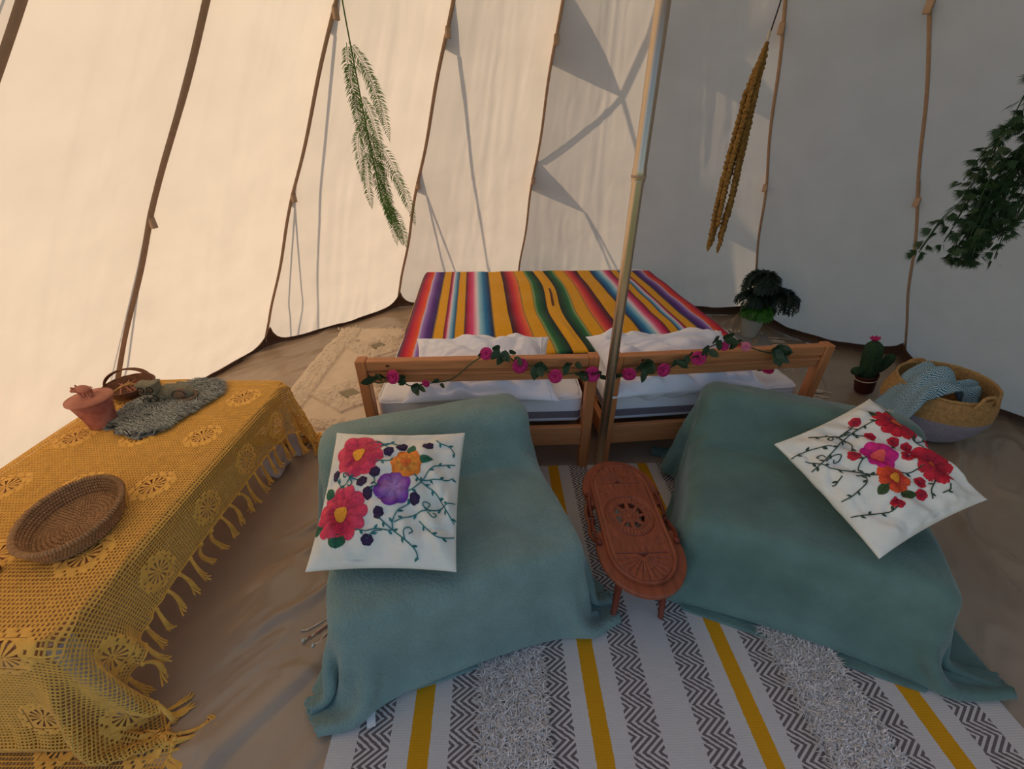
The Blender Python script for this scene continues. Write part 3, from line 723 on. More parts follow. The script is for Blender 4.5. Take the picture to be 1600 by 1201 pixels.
# motif centres: columns one just over the right edge, then every .24 m
u_edge = TX1-xs[0]; v0off = np.interp(TY0, yz[np.argsort(yz[:, 0]), 0], sv[np.argsort(yz[:, 0])])
mu = [u_edge+.075-.24*k for k in range(0, 5)]; mv = [v0off+(.60-TY0)+.24*k for k in range(-2, 9)]
I, J = np.meshgrid(np.arange(NU), np.arange(NV), indexing='ij'); uc, vc = (I+.5)*pt, (J+.5)*pt
dm = np.full(I.shape, 9.); MC = []
for a in mu:
    for b in mv:
        ac, bc = round(a/pt)*pt, round(b/pt)*pt
        if .06 < ac < Lu-.05 and .06 < bc < Lv-.06: MC.append((ac, bc)); dm = np.minimum(dm, np.hypot(uc-ac, vc-bc)); 
inm = np.zeros(I.shape, bool)
for ac, bc in MC: inm |= (np.abs(uc-ac) < .04) & (np.abs(vc-bc) < .04)
# solid diamonds beside each motif
solid = ~inm & ((dm < .062) & (((I+J) % 3) > 0))
hole = ~inm & ~solid
m = MB()
VI, VJ = np.meshgrid(np.arange(NU+1), np.arange(NV+1), indexing='ij'); base = tc_at(VI*pt, VJ*pt); nrm = tc_n(np.clip(VI*pt, .011, Lu-.011), np.clip(VJ*pt, .011, Lv-.011))
base = base+nrm*.0015
rs = np.random.RandomState(8)
hi_, hj_ = I[hole], J[hole]; K = len(hi_); ontop = (base[hi_, hj_, 2] > TZ-.006); hs = np.where(ontop, .17, .26)+.06*rs.rand(K); hv = np.where(ontop, .26, .30)+.06*rs.rand(K)
cu, cv = (hi_+.5)*pt, (hj_+.5)*pt
inner = np.stack([tc_at(cu+sx*hs*pt, cv+sy*hv*pt) for sx, sy in ((-1, -1), (1, -1), (1, 1), (-1, 1))], 1)-nrm[hi_, hj_][:, None]*.0012
vid = VI*(NV+1)+VJ; nb = (NU+1)*(NV+1); o4 = np.stack([vid[hi_, hj_], vid[hi_+1, hj_], vid[hi_+1, hj_+1], vid[hi_, hj_+1]], 1); n4 = nb+np.arange(K)[:, None]*4+np.arange(4)
Fq = np.concatenate([np.stack([o4[:, k], o4[:, (k+1) % 4], n4[:, (k+1) % 4], n4[:, k]], 1) for k in range(4)])
si, sj = I[solid], J[solid]; Fs = np.stack([vid[si, sj], vid[si+1, sj], vid[si+1, sj+1], vid[si, sj+1]], 1)
m.add(np.concatenate([base.reshape(-1, 3), inner.reshape(-1, 3)]), np.concatenate([Fq, Fs]))
for ac, bc in MC:
    # square frame -> ring, hub and spokes
    n = 32; t = np.arange(n)*2*PI/n; sq = .04/np.maximum(np.abs(np.cos(t)), np.abs(np.sin(t)))
    rings = [(sq, 0), (np.full(n, .035), 0)]
    G = np.stack([tc_at(ac+r*np.cos(t), bc+r*np.sin(t)) for r, _ in rings]); m.grid(G, wrap_v=True)
    G = np.stack([tc_at(ac+r*np.cos(t), bc+r*np.sin(t)) for r in (.009, .0025)]); m.grid(G, wrap_v=True)
    for k in range(12):
        a = k*2*PI/12; q = np.linspace(.008, .036, 4); wv = np.array([.0016, .0030, .0042, .0050])
        cx, cy = ac+q*math.cos(a), bc+q*math.sin(a)
        m.grid(np.stack([tc_at(cx-wv*math.sin(a), cy+wv*math.cos(a)), tc_at(cx+wv*math.sin(a), cy-wv*math.cos(a))]))
cloth = thing('crochet_tablecloth', 'mustard crochet cloth with open flower motifs and tassels over the low table', 'tablecloth', ((TX0+TX1)/2, (TY0+TY1)/2, TZ))
m.build('crochet_net', mustard, cloth)
for k, uu in enumerate((Lu-.002,)):
    hemP = tc_at(np.full(300, uu), np.linspace(0, Lv, 300)); MB().tube(hemP, .0032, 5).build('border_cord', mustard, cloth)
for vv in (.002, Lv-.002):
    MB().tube(tc_at(np.linspace(0, Lu, 120), np.full(120, vv)), .0032, 5).build('border_cord', mustard, cloth)
def tassel(p, dr, L, seed, n=6):
    r = np.random.RandomState(seed); m = MB(); dr = np.array(dr)/np.linalg.norm(dr)
    p = np.array(p)
    bend = r.randn(3)*.010; bend[2] *= .3
    for k in range(n):
        a = k*2*PI/n; off = np.array([math.cos(a), math.sin(a), 0]); pts = []
        for q in np.linspace(0, 1, 9):
            tw = a+q*5; of = np.array([math.cos(tw), math.sin(tw), 0])*(.0035+.003*q+.004*(q > .9)*r.rand())
            pp = p+dr*L*q*(1+.05*r.randn()*(q > .85))+bend*np.sin(q*PI)+of*(.4+q*.9); pp[2] = max(pp[2], .012); pts.append(pp)
        m.tube(pts, np.linspace(.0032, .0026, 9), 5)
    m.ell(p+dr*.006, (.0065, .0065, .008), 8)
    return m
for k in range(int(Lv/.057)):
    vv = .03+k*.057; p = tc_at(np.array([Lu]), np.array([vv]))[0]
    onfl = p[2] < .1
    tassel(p, (.06+.14*rnd.random(), .25*rnd.random()-.12, -1 if not onfl else -.25), .100+.02*rnd.random(), 100+k).build('tassel', mustard, cloth)
for k in range(5):
    p = tc_at(np.array([Lu-.004]), np.array([.02+.012*k]))[0]; tassel(p, (.6, .1*k-.15, -.25), .10, 300+k, 5).build('tassel', mustard, cloth)
for k in range(2):
    p = tc_at(np.array([Lu-.01]), np.array([Lv-.01-.02*k]))[0]; tassel(p, (1, .3*k, -.1), .09, 320+k, 5).build('tassel', mustard, cloth)
# white bag behind the far table leg
bagT = thing('paper_bag', 'crumpled white bag standing under the far end of the yellow-clothed table', 'bag', (-1.19, 1.62, 0))
def bagd(P, D): return .012*vnoise(P[..., 0]*25, P[..., 1]*25, P[..., 2]*18)
roundbox(MB(), (-1.25, 1.55, .003), (-1.145, 1.69, .14), .03, .015, bagd).build('bag_body', paper_m, bagT)
m = MB(); m.tube(cr([(-1.22, 1.6, .13), (-1.21, 1.6, .18), (-1.18, 1.6, .18), (-1.17, 1.6, .13)]), .004, 6); m.build('handle', paper_m, bagT)

# ------------------------------------------------------------------ things on the table
ZT = TZ+.008
# oval coiled basket
bk = thing('oval_basket', 'flat oval coiled palm basket near the front of the yellow table', 'basket', (-1.345, .90, ZT), math.radians(24))
def coil(a, b, z, r, seed, nseg=None):
    per = 2*PI*math.sqrt((a*a+b*b)/2); n = max(24, int(per/.0028)); t = np.arange(n)*2*PI/n
    P = np.stack([a*np.cos(t), b*np.sin(t), 0*t+z], -1); rr = r*(.80+.34*np.abs(np.sin(np.arange(n)*PI/3+seed)))*(1+.05*np.random.RandomState(seed).randn(n))
    ph_ = (np.arange(n)+seed) % 3 == 0; cl = np.array(srgb(178, 134, 90)[:3])[None]*(np.where(ph_, .32, 1.)*(.8+.35*np.random.RandomState(seed+9).rand(n)))[:, None]  # darker fibre core and shade of the gaps between wraps, painted into the colour
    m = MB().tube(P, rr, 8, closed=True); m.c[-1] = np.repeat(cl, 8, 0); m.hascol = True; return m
A0, B0 = .118, .150
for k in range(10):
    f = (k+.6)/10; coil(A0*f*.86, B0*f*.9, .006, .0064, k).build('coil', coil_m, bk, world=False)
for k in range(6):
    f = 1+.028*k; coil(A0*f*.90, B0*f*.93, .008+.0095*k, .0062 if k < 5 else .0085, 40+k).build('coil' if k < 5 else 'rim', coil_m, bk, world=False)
# clay jar
jr = thing('clay_jar', 'tapering terracotta jar with a little animal on its flat lid', 'jar', (-1.700, 1.425, ZT))
jr.scale = (.86, .86, 1.0)
MB().lathe([(.050, 0), (.054, .004), (.060, .04), (.072, .09), (.080, .118), (.074, .12), (.066, .09), (.05, .01)], 40).build('jar_body', clay_b, jr, world=False)
jl = MB().lathe([(.0, .121), (.085, .121), (.090, .126), (.089, .132), (.05, .135), (.001, .136)], 40, capb=False).build('lid', clay, jr, world=False)
m = MB(); z0 = .136
m.ell((.0, 0, z0+.035), (.030, .019, .018), 16); m.ell((-.036, -.004, z0+.033), (.015, .012, .012), 12); m.ell((-.050, -.006, z0+.029), (.009, .008, .007), 10)
for sx in (-.018, .018):
    for sy in (-.010, .010): m.tube([(sx, sy, z0+.03), (sx, sy, z0-.001)], [.007, .0055], 8)
m.ell((-.036, .008, z0+.046), (.005, .003, .006), 8); m.ell((-.036, -.014, z0+.046), (.005, .003, .006), 8); m.tube(cr([(.028, 0, z0+.04), (.038, 0, z0+.046), (.044, 0, z0+.040)]), [.003]*13, 6)
m.build('animal_figure', clay, jl, world=False)
# twig basket with arched handle
wb = thing('twig_basket', 'small round twig basket with banded arched handle and twigs, behind the clay jar', 'basket', (-1.765, 1.665, ZT), .2)
wb.scale = (.88, .88, .8)
MB().lathe([(.055, 0.001), (.07, .006), (.095, .03), (.110, .060), (.106, .062), (.090, .03), (.06, .012), (.001, .010)], 40).build('bowl', twig, wb, world=False)
for k in range(3):
    t = np.arange(60)*2*PI/60; rr = (.086, .101, .112)[k]; z = (.02, .042, .062)[k]
    MB().tube(np.stack([rr*np.cos(t), rr*np.sin(t), z+.001*np.sin(t*15)], -1), .0045, 6, closed=True).build('hoop', twig, wb, world=False)
for k in range(5):
    t = np.linspace(0, PI, 24); tl = .25+.12*k
    MB().tube(np.stack([-.112*np.cos(t), np.sin(t)*math.sin(tl)*(.10), .06+np.sin(t)*.085*math.cos(tl*.9)], -1), .0035, 6).build('handle_band', twig, wb, world=False)
rs = np.random.RandomState(5)
tw = thing('twig_bundle', 'loose pale twigs lying in the twig basket', 'twigs', (-1.765, 1.645, ZT+.03), .2)
for k in range(10):
    a = rs.rand()*PI; c0 = rs.randn(2)*.02; d = np.array([math.cos(a), math.sin(a)])*.042; c0 *= .6
    MB().tube(cr([(c0[0]-d[0], c0[1]-d[1], .004), (c0[0], c0[1], .012+.012*rs.rand()), (c0[0]+d[0], c0[1]+d[1], .016+.02*rs.rand())]), .003, 6).build('twig', clay if k % 3 else straw, tw, world=False)
# fur mat
poly = np.array([onz(*p, ZT)[:2] for p in ((148, 663), (180, 676), (215, 686), (240, 680), (262, 664), (300, 642), (340, 617), (344, 604), (325, 599), (290, 600), (255, 606), (225, 620), (185, 645))])
poly = np.repeat(poly, 6, 0)+(np.roll(poly, -1, 0)-poly).repeat(6, 0)*np.tile(np.arange(6)/6., len(poly))[:, None]+np.random.RandomState(2).randn(len(poly)*6, 2)*.006
fur = thing('fur_mat', 'ragged grey faux-fur mat under the stone cat', 'mat', (*poly.mean(0), ZT))
def inside(p, Q):
    x, y = p[:, 0], p[:, 1]; r = np.zeros(len(p), bool); j = len(Q)-1
    for i in range(len(Q)):
        xi, yi, xj, yj = *Q[i], *Q[j]
        r ^= ((yi > y) != (yj > y)) & (x < (xj-xi)*(y-yi)/(yj-yi+1e-12)+xi); j = i
    return r
n = len(poly); V = [(*p, ZT) for p in poly]+[(*p, ZT+.006) for p in poly]
MB().add(V, [list(range(n)), list(range(n, 2*n))[::-1]]+[[i, (i+1) % n, n+(i+1) % n, n+i] for i in range(n)]).build('backing', fur_m, fur, smooth=False)
c = rs.rand(40000, 2)*(poly.max(0)-poly.min(0))+poly.min(0); c = c[inside(c, poly)][:14000]; K = len(c)
a = np.radians(15)+.7*vnoise(c[:, 0]*12, c[:, 1]*12, 1)+.3*rs.randn(K); L = .032+.022*rs.rand(K); hh = .012+.010*rs.rand(K)+.005*vnoise(c[:, 0]*30, c[:, 1]*30, 2)
d = np.stack([np.cos(a), np.sin(a), 0*a], -1); s_ = np.stack([-np.sin(a), np.cos(a), 0*a], -1)*.0016
b0 = np.column_stack([c, np.full(K, ZT+.005)]); b1 = b0+d*(L*.5)[:, None]+np.array([0, 0, 1])*hh[:, None]; b2 = b0+d*L[:, None]+np.array([0, 0, 1])*(hh*.5)[:, None]
V = np.stack([b0-s_, b0+s_, b1+s_, b1-s_, b2], 1).reshape(-1, 3); i = np.arange(K)[:, None]*5
MB().add(V, (i+np.array([0, 1, 2, 3])).tolist()+(i+np.array([3, 2, 4])).tolist(), col=np.repeat(np.array(srgb(150, 154, 148)[:3])[None]*(.45+1.0*rs.rand(K, 1)), 5, 0)).build('fur_pile', fur_hair, fur, kind='stuff')
# stone cat
ct = thing('stone_cat', 'green carved stone cat with big round eyes lying on the grey fur mat', 'figurine', (-1.575, 1.60, ZT+.012), math.radians(8))
ct.scale = (.84, .84, .92)
m = MB(); G = []
for q in np.linspace(0, 1, 16):
    x = -.02+q*.19; hgt = (.040+.012*math.sin(q*PI*1.1)); wd = .030+.012*math.sin(q*PI); hgt *= (1 if q < .92 else .55); wd *= (1 if q < .92 else .6)
    G.append([(x, wd*math.copysign(abs(math.cos(t))**.7, math.cos(t)), max(0.001, .002+hgt*(.5+.5*math.copysign(abs(math.sin(t))**.7, math.sin(t)))*1.35)) for t in np.linspace(0, 2*PI, 24, endpoint=False)])
m.grid(np.array(G), wrap_v=True, flip=True); m.f.append(list(range(24))); m.f.append(list(range(15*24, 16*24)))
m.build('body', stone, ct, world=False)
hd = roundbox(MB(), (-.062, -.058, .050), (.024, .012, .106), .014, .008, lambda P, D: .013*(np.abs(P[..., 0]+.019)/.043)**3*(D[..., 2] > .5)-.004*(1-D[..., 2])*((np.abs(P[..., 0]+.019)/.043) > 2))
hd = hd.build('head', stone, ct, world=False)
for ex_ in (-.040, .002):
    t = np.arange(28)*2*PI/28
    MB().tube(np.stack([ex_+.0135*np.cos(t), 0*t-.059, .083+.0135*np.sin(t)], -1), .003, 6, closed=True).build('eye_ring', stone_d, hd, world=False)
    MB().ell((ex_, -.058, .083), (.012, .004, .012), 14).build('eye', stone_b, hd, world=False); MB().ell((ex_, -.0615, .083), (.0045, .002, .0045), 10).build('pupil', stone_d, hd, world=False)
MB().ell((-.019, -.059, .070), (.005, .004, .004), 8).build('nose', stone_d, hd, world=False)
MB().tube(cr([(-.036, -.059, .063), (-.019, -.060, .059), (0, -.059, .063)]), .002, 5).build('mouth', stone_d, hd, world=False)
for ex_ in (-.045, -.010, .028): 
    MB().ell((ex_, -.042, .020), (.016, .014, .020), 12).build('paw', stone, ct, world=False)
    t = np.linspace(.2, PI-.2, 12); MB().tube(np.stack([ex_+.015*np.cos(t), 0*t-.054, .010+.026*np.sin(t)], -1), .0018, 5).build('paw_groove', stone_d, ct, world=False)
for k, (x_, r_) in enumerate(((.115, .036), (.098, .022))):
    MB().ell((x_, -.020, .034), (r_, .026, r_*.85), 14).build('haunch', stone_b, ct, world=False)
t = np.linspace(0, PI, 16); MB().tube(np.stack([.115+.034*np.cos(t), 0*t-.044, .032+.030*np.sin(t)], -1), .0022, 5).build('haunch_groove', stone_d, ct, world=False)
MB().tube(cr([(.17, 0, .03), (.185, -.03, .018), (.15, -.055, .012), (.10, -.058, .012)]), .008, 8).build('tail', stone_b, ct, world=False)
MB().tube(cr([(-.10, 0, .0), (-.08, 0, .012), (-.05, .01, .006)]), .007, 8)
# the tip of a dark object at the left edge
sp = thing('wooden_spoon', 'dark reddish-brown wooden spoon tip at the left edge of the yellow table', 'spoon', (*onz(-22, 893, ZT)[:2], ZT))
MB().ell((.018, .0, .010), (.026, .017, .009), 14).build('bowl', dark_wood, sp, world=False); MB().tube([(-.002, 0, .010), (-.16, -.02, .012)], .006, 8).build('handle', dark_wood, sp, world=False)

# ------------------------------------------------------------------ serape over both mattresses
def serape():
    nu, nv = 520, 60
    fl_, fr_ = np.array([-.675, 2.05]), np.array([1.42, 2.22]); bl_, br_ = np.array([-.810, 3.80]), np.array([1.27, 3.84])
    u = np.linspace(0, 1, nu)[:, None]; v = np.linspace(0, 1, nv)[None]
    X0 = (fl_[0]*(1-u)+fr_[0]*u)*(1-v)+(bl_[0]*(1-u)+br_[0]*u)*v; Y0 = (fl_[1]*(1-u)+fr_[1]*u)*(1-v)+(bl_[1]*(1-u)+br_[1]*u)*v
    X0 = X0+.02*np.sin(v*9+u*3)*np.exp(-((u-.5)/.12)**2)
    Y0 = Y0+.02*vnoise(u*6, v*0+3)*(1-v)
    Z0 = .407+.004*vnoise(u*20, v*8, 4)+.004*np.sin(v*26+u*2)*np.exp(-((u*8) % 1-.5)**2*9)+.0*u
    sl = -(0.16)*np.clip((-.66+(-.08)*v)-(X0), 0, 1)*0
    # sides fall over the mattress edges
    L_ = np.clip((.028-u)/.028, 0, 1); R_ = np.clip((u-.972)/.028, 0, 1); B_ = np.clip((v-.95)/.05, 0, 1)
    Z0 = Z0-.085*L_**1.5-.085*R_**1.5-.10*B_**1.6
    P = np.stack([X0+0*v, Y0+0*u, Z0], -1)
    stops = [(0, (206, 130, 20)), (.020, (226, 160, 24)), (.021, (28, 14, 40)), (.045, (90, 12, 60)), (.075, (208, 28, 60)), (.105, (236, 78, 36)), (.118, (240, 112, 50)),
             (.119, (214, 196, 226)), (.135, (150, 110, 190)), (.165, (84, 34, 130)), (.205, (44, 14, 84)), (.206, (232, 164, 12)), (.262, (232, 164, 12)), (.263, (60, 10, 50)),
             (.278, (190, 24, 80)), (.292, (240, 210, 225)), (.302, (150, 200, 225)), (.322, (20, 110, 160)), (.331, (10, 60, 100)), (.332, (232, 164, 12)), (.385, (232, 164, 12)),
             (.386, (40, 14, 50)), (.41, (196, 20, 80)), (.44, (232, 90, 140)), (.468, (244, 226, 234)), (.485, (150, 206, 226)), (.52, (14, 120, 176)), (.555, (10, 50, 100)), (.567, (14, 20, 50)),
             (.568, (232, 164, 12)), (.672, (232, 164, 12)), (.673, (24, 14, 40)), (.70, (110, 10, 40)), (.735, (210, 30, 60)), (.775, (244, 110, 60)), (.784, (240, 150, 90)),
             (.785, (232, 164, 12)), (.868, (232, 164, 12)), (.869, (170, 190, 120)), (.89, (30, 110, 60)), (.925, (10, 70, 46)), (.957, (8, 20, 24)), (.958, (232, 164, 12)), (1.0, (232, 166, 26))]
    s = 1-np.abs(np.linspace(-1, 1, nu)); xs_ = [a for a, _ in stops]; cc = np.array([srgb(*c)[:3] for _, c in stops])
    C = np.stack([np.interp(s, xs_, cc[:, k]) for k in range(3)], -1)
    fine = (np.abs(s-.206) < .004) | (np.abs(s-.386) < .003) | (np.abs(s-.568) < .003) | (np.abs(s-.785) < .003) | (np.abs(s-.869) < .003)
    C[fine] = srgb(150, 120, 60)[:3]
    ct_ = np.abs(np.linspace(-1, 1, nu)) < .006
    Cg = np.repeat(C[:, None], nv, 1); slit = (ct_[:, None]) & (np.abs(v-.55) < .12); Cg[slit] = srgb(90, 40, 16)[:3]
    P[..., 2] += .010*np.exp(-((np.linspace(-1, 1, nu)[:, None])/.02)**2)*np.sin(v*9)**2
    t = thing('serape_blanket', 'brightly striped yellow, red, green and purple serape spread over both beds', 'blanket', (.27, 2.9, .44))
    o = MB().grid(P, col=Cg).build('striped_cloth', mat('serape_wool', (1, 1, 1, 1), .85, .06, 60, .2, 240, attr=True, sheen=.1), t)
    mod(o, 'SOLIDIFY', thickness=.006, offset=1)
serape()

# ------------------------------------------------------------------ centre pole
PX, PY = .425, 1.575
tp = thing('tent_pole', 'brassy steel tent pole standing between the two bed frames', 'pole', (PX, PY, 0))
MB().lathe([(.019, .004), (.0205, .02), (.0205, 1.36)], 28).build('lower_tube', brass, tp, world=False)
MB().lathe([(.0225, 1.345), (.024, 1.35), (.024, 1.385), (.0225, 1.39), (.0225, 3.60), (.001, 3.62)], 28).build('upper_tube', brass, tp, world=False)
MB().lathe([(.034, .004), (.034, .014), (.022, .018)], 24).build('foot', brass, tp, world=False)
MB().lathe([(.0250, 1.358), (.0262, 1.362), (.0250, 1.366)], 24, capb=False).build('joint_ring', seam_m, tp, world=False)

# ------------------------------------------------------------------ flower garland along both headboards
gl = thing('flower_garland', 'silk garland of pink roses and dark leaves wound along both headboards', 'garland', (.4, 1.62, .6))
def head_y(x):
    if x < .415: return 1.618+(x+.678)/1.063*.044-.034
    return 1.664+(x-.445)/1.045*.111-.034
def hp(px, py, k=0.):
    y = 1.60
    for _ in range(4): p = ony(px, py, y-k); y = head_y(p[0])
    return p
path = [(575, 585), (592, 598), (618, 588), (640, 602), (668, 598), (705, 592), (738, 566), (762, 553), (788, 552), (808, 566), (842, 574), (870, 585), (898, 582), (926, 584), (955, 590), (985, 582),
        (1012, 577), (1036, 577), (1064, 566), (1090, 557), (1104, 544), (1132, 534), (1160, 538), (1190, 548), (1215, 552)]
MB().tube(cr([hp(*p, .006) for p in path], 4), .0028, 6).build('vine', leaf_m, gl)
def rose(c, r, seed, m_=None, nrm=(0, -1, .25)):
    rr = np.random.RandomState(seed); nz = np.array(nrm, float); nz /= np.linalg.norm(nz); ax = np.cross(nz, (0, 0, 1.)); ax /= np.linalg.norm(ax)+1e-9; ay = np.cross(nz, ax); m = MB()
    for ring, (n, ro, tilt) in enumerate(((6, 1., .25), (5, .75, .7), (4, .45, 1.15))):
        for k in range(n):
            a = (k+rr.rand()*.4)*2*PI/n; q, w = np.meshgrid(np.linspace(0, 1, 5), np.linspace(-1, 1, 5), indexing='ij')
            rad = q*r*ro; wd = w*r*ro*.55*np.sin(np.clip(q*.8+.2, 0, 1)*PI*.62)
            X1, Y1, Z1 = rad*math.cos(tilt)-.15*r*w*w, wd, rad*math.sin(tilt)*.8+.12*r*np.sin(q*3)*(1-w*w)
            ca, sa = math.cos(a), math.sin(a)
            m.grid(np.array(c)+(X1*ca-Y1*sa)[..., None]*ax+(X1*sa+Y1*ca)[..., None]*ay+Z1[..., None]*nz)
    o = m.build('rose', m_ or petal_m, gl); mod(o, 'SOLIDIFY', thickness=.0008); return o
for k, (px, py, r) in enumerate(((615, 588, 9), (666, 598, 5), (760, 552, 8), (812, 570, 10), (868, 587, 9), (925, 584, 10), (983, 583, 9), (1036, 577, 9), (1091, 559, 9), (1131, 540, 6), (1165, 541, 6))):
    p = hp(px, py, .018); rose(p, r*.0036, k, petal_pale if px > 1150 else None, (rnd.uniform(-.4, .4), -1, rnd.uniform(0, .6)))
rose(onz(1197, 577, .452)+np.array([0, 0, .004]), .036, 77, None, (0, -.5, 1))
def leafblade(p, d, L, W_, seed, up=None):
    rr = np.random.RandomState(seed); d = np.array(d, float); d /= np.linalg.norm(d); s_ = np.cross(d, up if up is not None else rr.randn(3)); s_ /= np.linalg.norm(s_)+1e-9; nn = np.cross(s_, d)
    q, w = np.meshgrid(np.linspace(0, 1, 7), np.linspace(-1, 1, 5), indexing='ij'); wd = w*W_/2*np.sin(q**.8*PI)**.8
    G = np.array(p)+d*(q*L)[..., None]+s_*wd[..., None]+nn*(-.25*L*q*q+.15*np.abs(wd))[..., None]
    return MB().grid(G)
k = 0
for (px, py, n, sz) in ((590, 592, 4, .05), (632, 596, 3, .035), (652, 602, 4, .04), (690, 596, 2, .03), (750, 558, 2, .03), (784, 549, 5, .045), (800, 556, 3, .04), (842, 572, 6, .05), (893, 570, 4, .042), (905, 583, 4, .045),
                        (934, 588, 4, .045), (965, 590, 3, .04), (1006, 577, 6, .045), (1012, 568, 3, .04), (1060, 565, 4, .04), (1080, 558, 3, .04), (1106, 545, 5, .042), (1128, 532, 5, .05), (1150, 536, 3, .04),
                        (1183, 575, 2, .03), (1212, 545, 7, .05), (1218, 556, 6, .05)):
    for j in range(n):
        p = hp(px+rnd.uniform(-6, 6), py+rnd.uniform(-4, 4), .012) if px != 1183 else onz(px, py, .46)
        a = rnd.random()*2*PI; o = leafblade(p, (math.cos(a), -.35-rnd.random()*.3 if py != 575 else .1, math.sin(a)), sz*rnd.uniform(1.0, 1.4), sz*.8, k, up=(0, 1, 0)).build('leaf', leaf_m, gl); k += 1

# ------------------------------------------------------------------ carved folding table
ctb = thing('carved_table', 'carved reddish-brown oval folding table with pierced star between the throws', 'table', (.437, 1.09, 0), math.radians(1.5))
ctb.scale = (1, 1.05, 1)
H0 = .262
def stadium(hl, hw, n=40, pw=2.0):   # half length (y), half width (x) outline, ends round
    t = np.arange(n)*2*PI/n; return t
# two rounded end boards, joined under the panel by the frame
def endboard(sg):
    m = MB(); n = 40; t = np.linspace(0, PI, n); R = .150
    x = R*np.cos(t); y = sg*(.13+.168*np.sin(t))
    out = np.stack([x, y], -1); out = np.concatenate([out, [[-R*.93, sg*.06], [-.09, sg*.055], [.09, sg*.055], [R*.93, sg*.06]]])
    V = []; K = len(out)
    for z, s_ in ((H0-.020, .97), (H0-.015, 1.), (H0-.004, 1.), (H0, .985)):
        c0 = np.array([0, sg*.13]); q = c0+(out-c0)*s_; V += [(*p, z) for p in q]
    Fc = [[j*K+i, j*K+(i+1) % K, (j+1)*K+(i+1) % K, (j+1)*K+i] for j in range(3) for i in range(K)]+[list(range(K))[::-1], list(range(3*K, 4*K))]
    m.add(V, Fc); m.fixn = True; return m
for sg in (-1, 1): flat(endboard(sg).build('end_board', wood_red, ctb, world=False))
hl, hw = .262, .118
tt = np.linspace(-1, 1, 330); ss = np.linspace(-1, 1, 130)
Yg = tt*hl
def halfw(y): 
    e = np.clip((np.abs(y)-(hl-.125))/.125, 0, 1); return hw*np.sqrt(np.clip(1-e**2, 0, 1))+1e-4
Xg = ss[None, :]*halfw(Yg)[:, None]; Yg2 = np.repeat(Yg[:, None], len(ss), 1)
r0 = np.hypot(Xg, Yg2); th0 = np.arctan2(Xg, Yg2)
bd = halfw(Yg2)-np.abs(Xg); bd = np.minimum(bd, (hl-np.abs(Yg2))*1.6)
Zg = np.full(Xg.shape, H0+.014)
groove = lambda d, w, dep: -dep*np.exp(-(d/w)**2)
Zg += groove(bd-.014, .0022, .004)+groove(bd-.019, .0015, .002); Zg -= .006*np.clip(1-bd/.004, 0, 1)
for rr_, w_, dp in ((.088, .0028, .006), (.080, .0018, .003), (.060, .002, .003), (.026, .0018, .003), (.012, .0018, .003)): Zg += groove(r0-rr_, w_, dp)
ringb = (r0 > .064) & (r0 < .078); Zg += ringb*(-.002*(np.sin(th0*36) > 0)-.001)
star = (r0 > .014) & (r0 < .06); Zg += star*(-.0025*np.exp(-((np.abs(((th0/(PI/4)) % 1)-.5))/.06)**2)-.0018*np.exp(-((((th0/(PI/8)) % 1)-.5)/.10)**2))
dentil = (np.abs(bd-.0165) < .0022); 
fan = (np.abs(Yg2) > .170) & (bd > .022); fr_ = np.hypot(Xg, np.abs(Yg2)-.168); fa = np.arctan2(Xg, np.abs(Yg2)-.168)
Zg += fan*(-.0028*(np.cos(fa*22) > .2)*(fr_ > .02)-.002*np.exp(-((fr_-.05)/.002)**2))
leafrow = (np.abs(Yg2) > .128) & (np.abs(Yg2) < .150) & (np.abs(Xg) < .085); Zg += leafrow*(-.0025+.002*np.abs(np.sin(Xg*140)))
slot = (np.abs(np.abs(Yg2)-.156) < .0022) & (np.abs(Xg) < .088)
notch = (np.abs(Yg2) > .158) & (np.abs(Yg2) < .170) & (np.abs(Xg) < .017*(1-(np.abs(Yg2)-.158)/.014))
crv = (np.hypot(np.abs(Xg)-.075, np.abs(Yg2)-.108) < .018); Zg += crv*(-.002*(np.sin(np.hypot(np.abs(Xg)-.075, np.abs(Yg2)-.108)*900) > 0))
hole_ = (r0 > .034) & (r0 < .054) & (np.abs(((th0/(PI/4)) % 1)-.5) < .34*(1-(.050-r0).clip(0, 1)*22))
Zg -= (hole_ | notch)*.016; Zg -= slot*.010
keep = ~(hole_ & np.roll(hole_, 1, 0) & np.roll(hole_, -1, 1))
m = MB(); G = np.stack([Xg, Yg2, Zg], -1); m.grid(G, mask=keep[:-1, :-1], flip=True)
Lo = G.copy(); Lo[..., 2] = H0
ringv = np.concatenate([G[:, 0], G[::-1, -1]]); ringl = ringv.copy(); ringl[:, 2] = H0-.003; m.grid(np.stack([ringv, ringl]), wrap_v=True)
m.build('carved_panel', wood_red, ctb, world=False)
MB().box((-.006, -.06, H0-.012), (.006, .06, H0-.002)).build('crossbar', wood_red_dk, ctb, world=False, smooth=False)
for sx in (-1, 1):     # hinged side links
    for (y0, y1, x0) in ((.10, .012, .132), (-.10, -.012, .138)):
        MB().tube(cr([(sx*x0, y0, H0+.010), (sx*(x0+.006), (y0*.6+y1*.4), H0+.004), (sx*(x0+.004), y1, H0-.01)]), .0062, 8).build('side_link', wood_red_dk, ctb, world=False)
    MB().tube(cr([(sx*.134, .10, H0-.012), (sx*.150, .05, H0-.030), (sx*.146, 0, H0-.036), (sx*.152, -.05, H0-.030), (sx*.136, -.10, H0-.012)]), [.007]*25, 8).build('side_bar', wood_red, ctb, world=False)
    for y0 in (.105, -.105, .0):
        MB().ell((sx*.136, y0, H0+.006 if y0 else H0-.015), (.011, .011, .012), 12).build('hinge_knob', wood_red_dk, ctb, world=False)
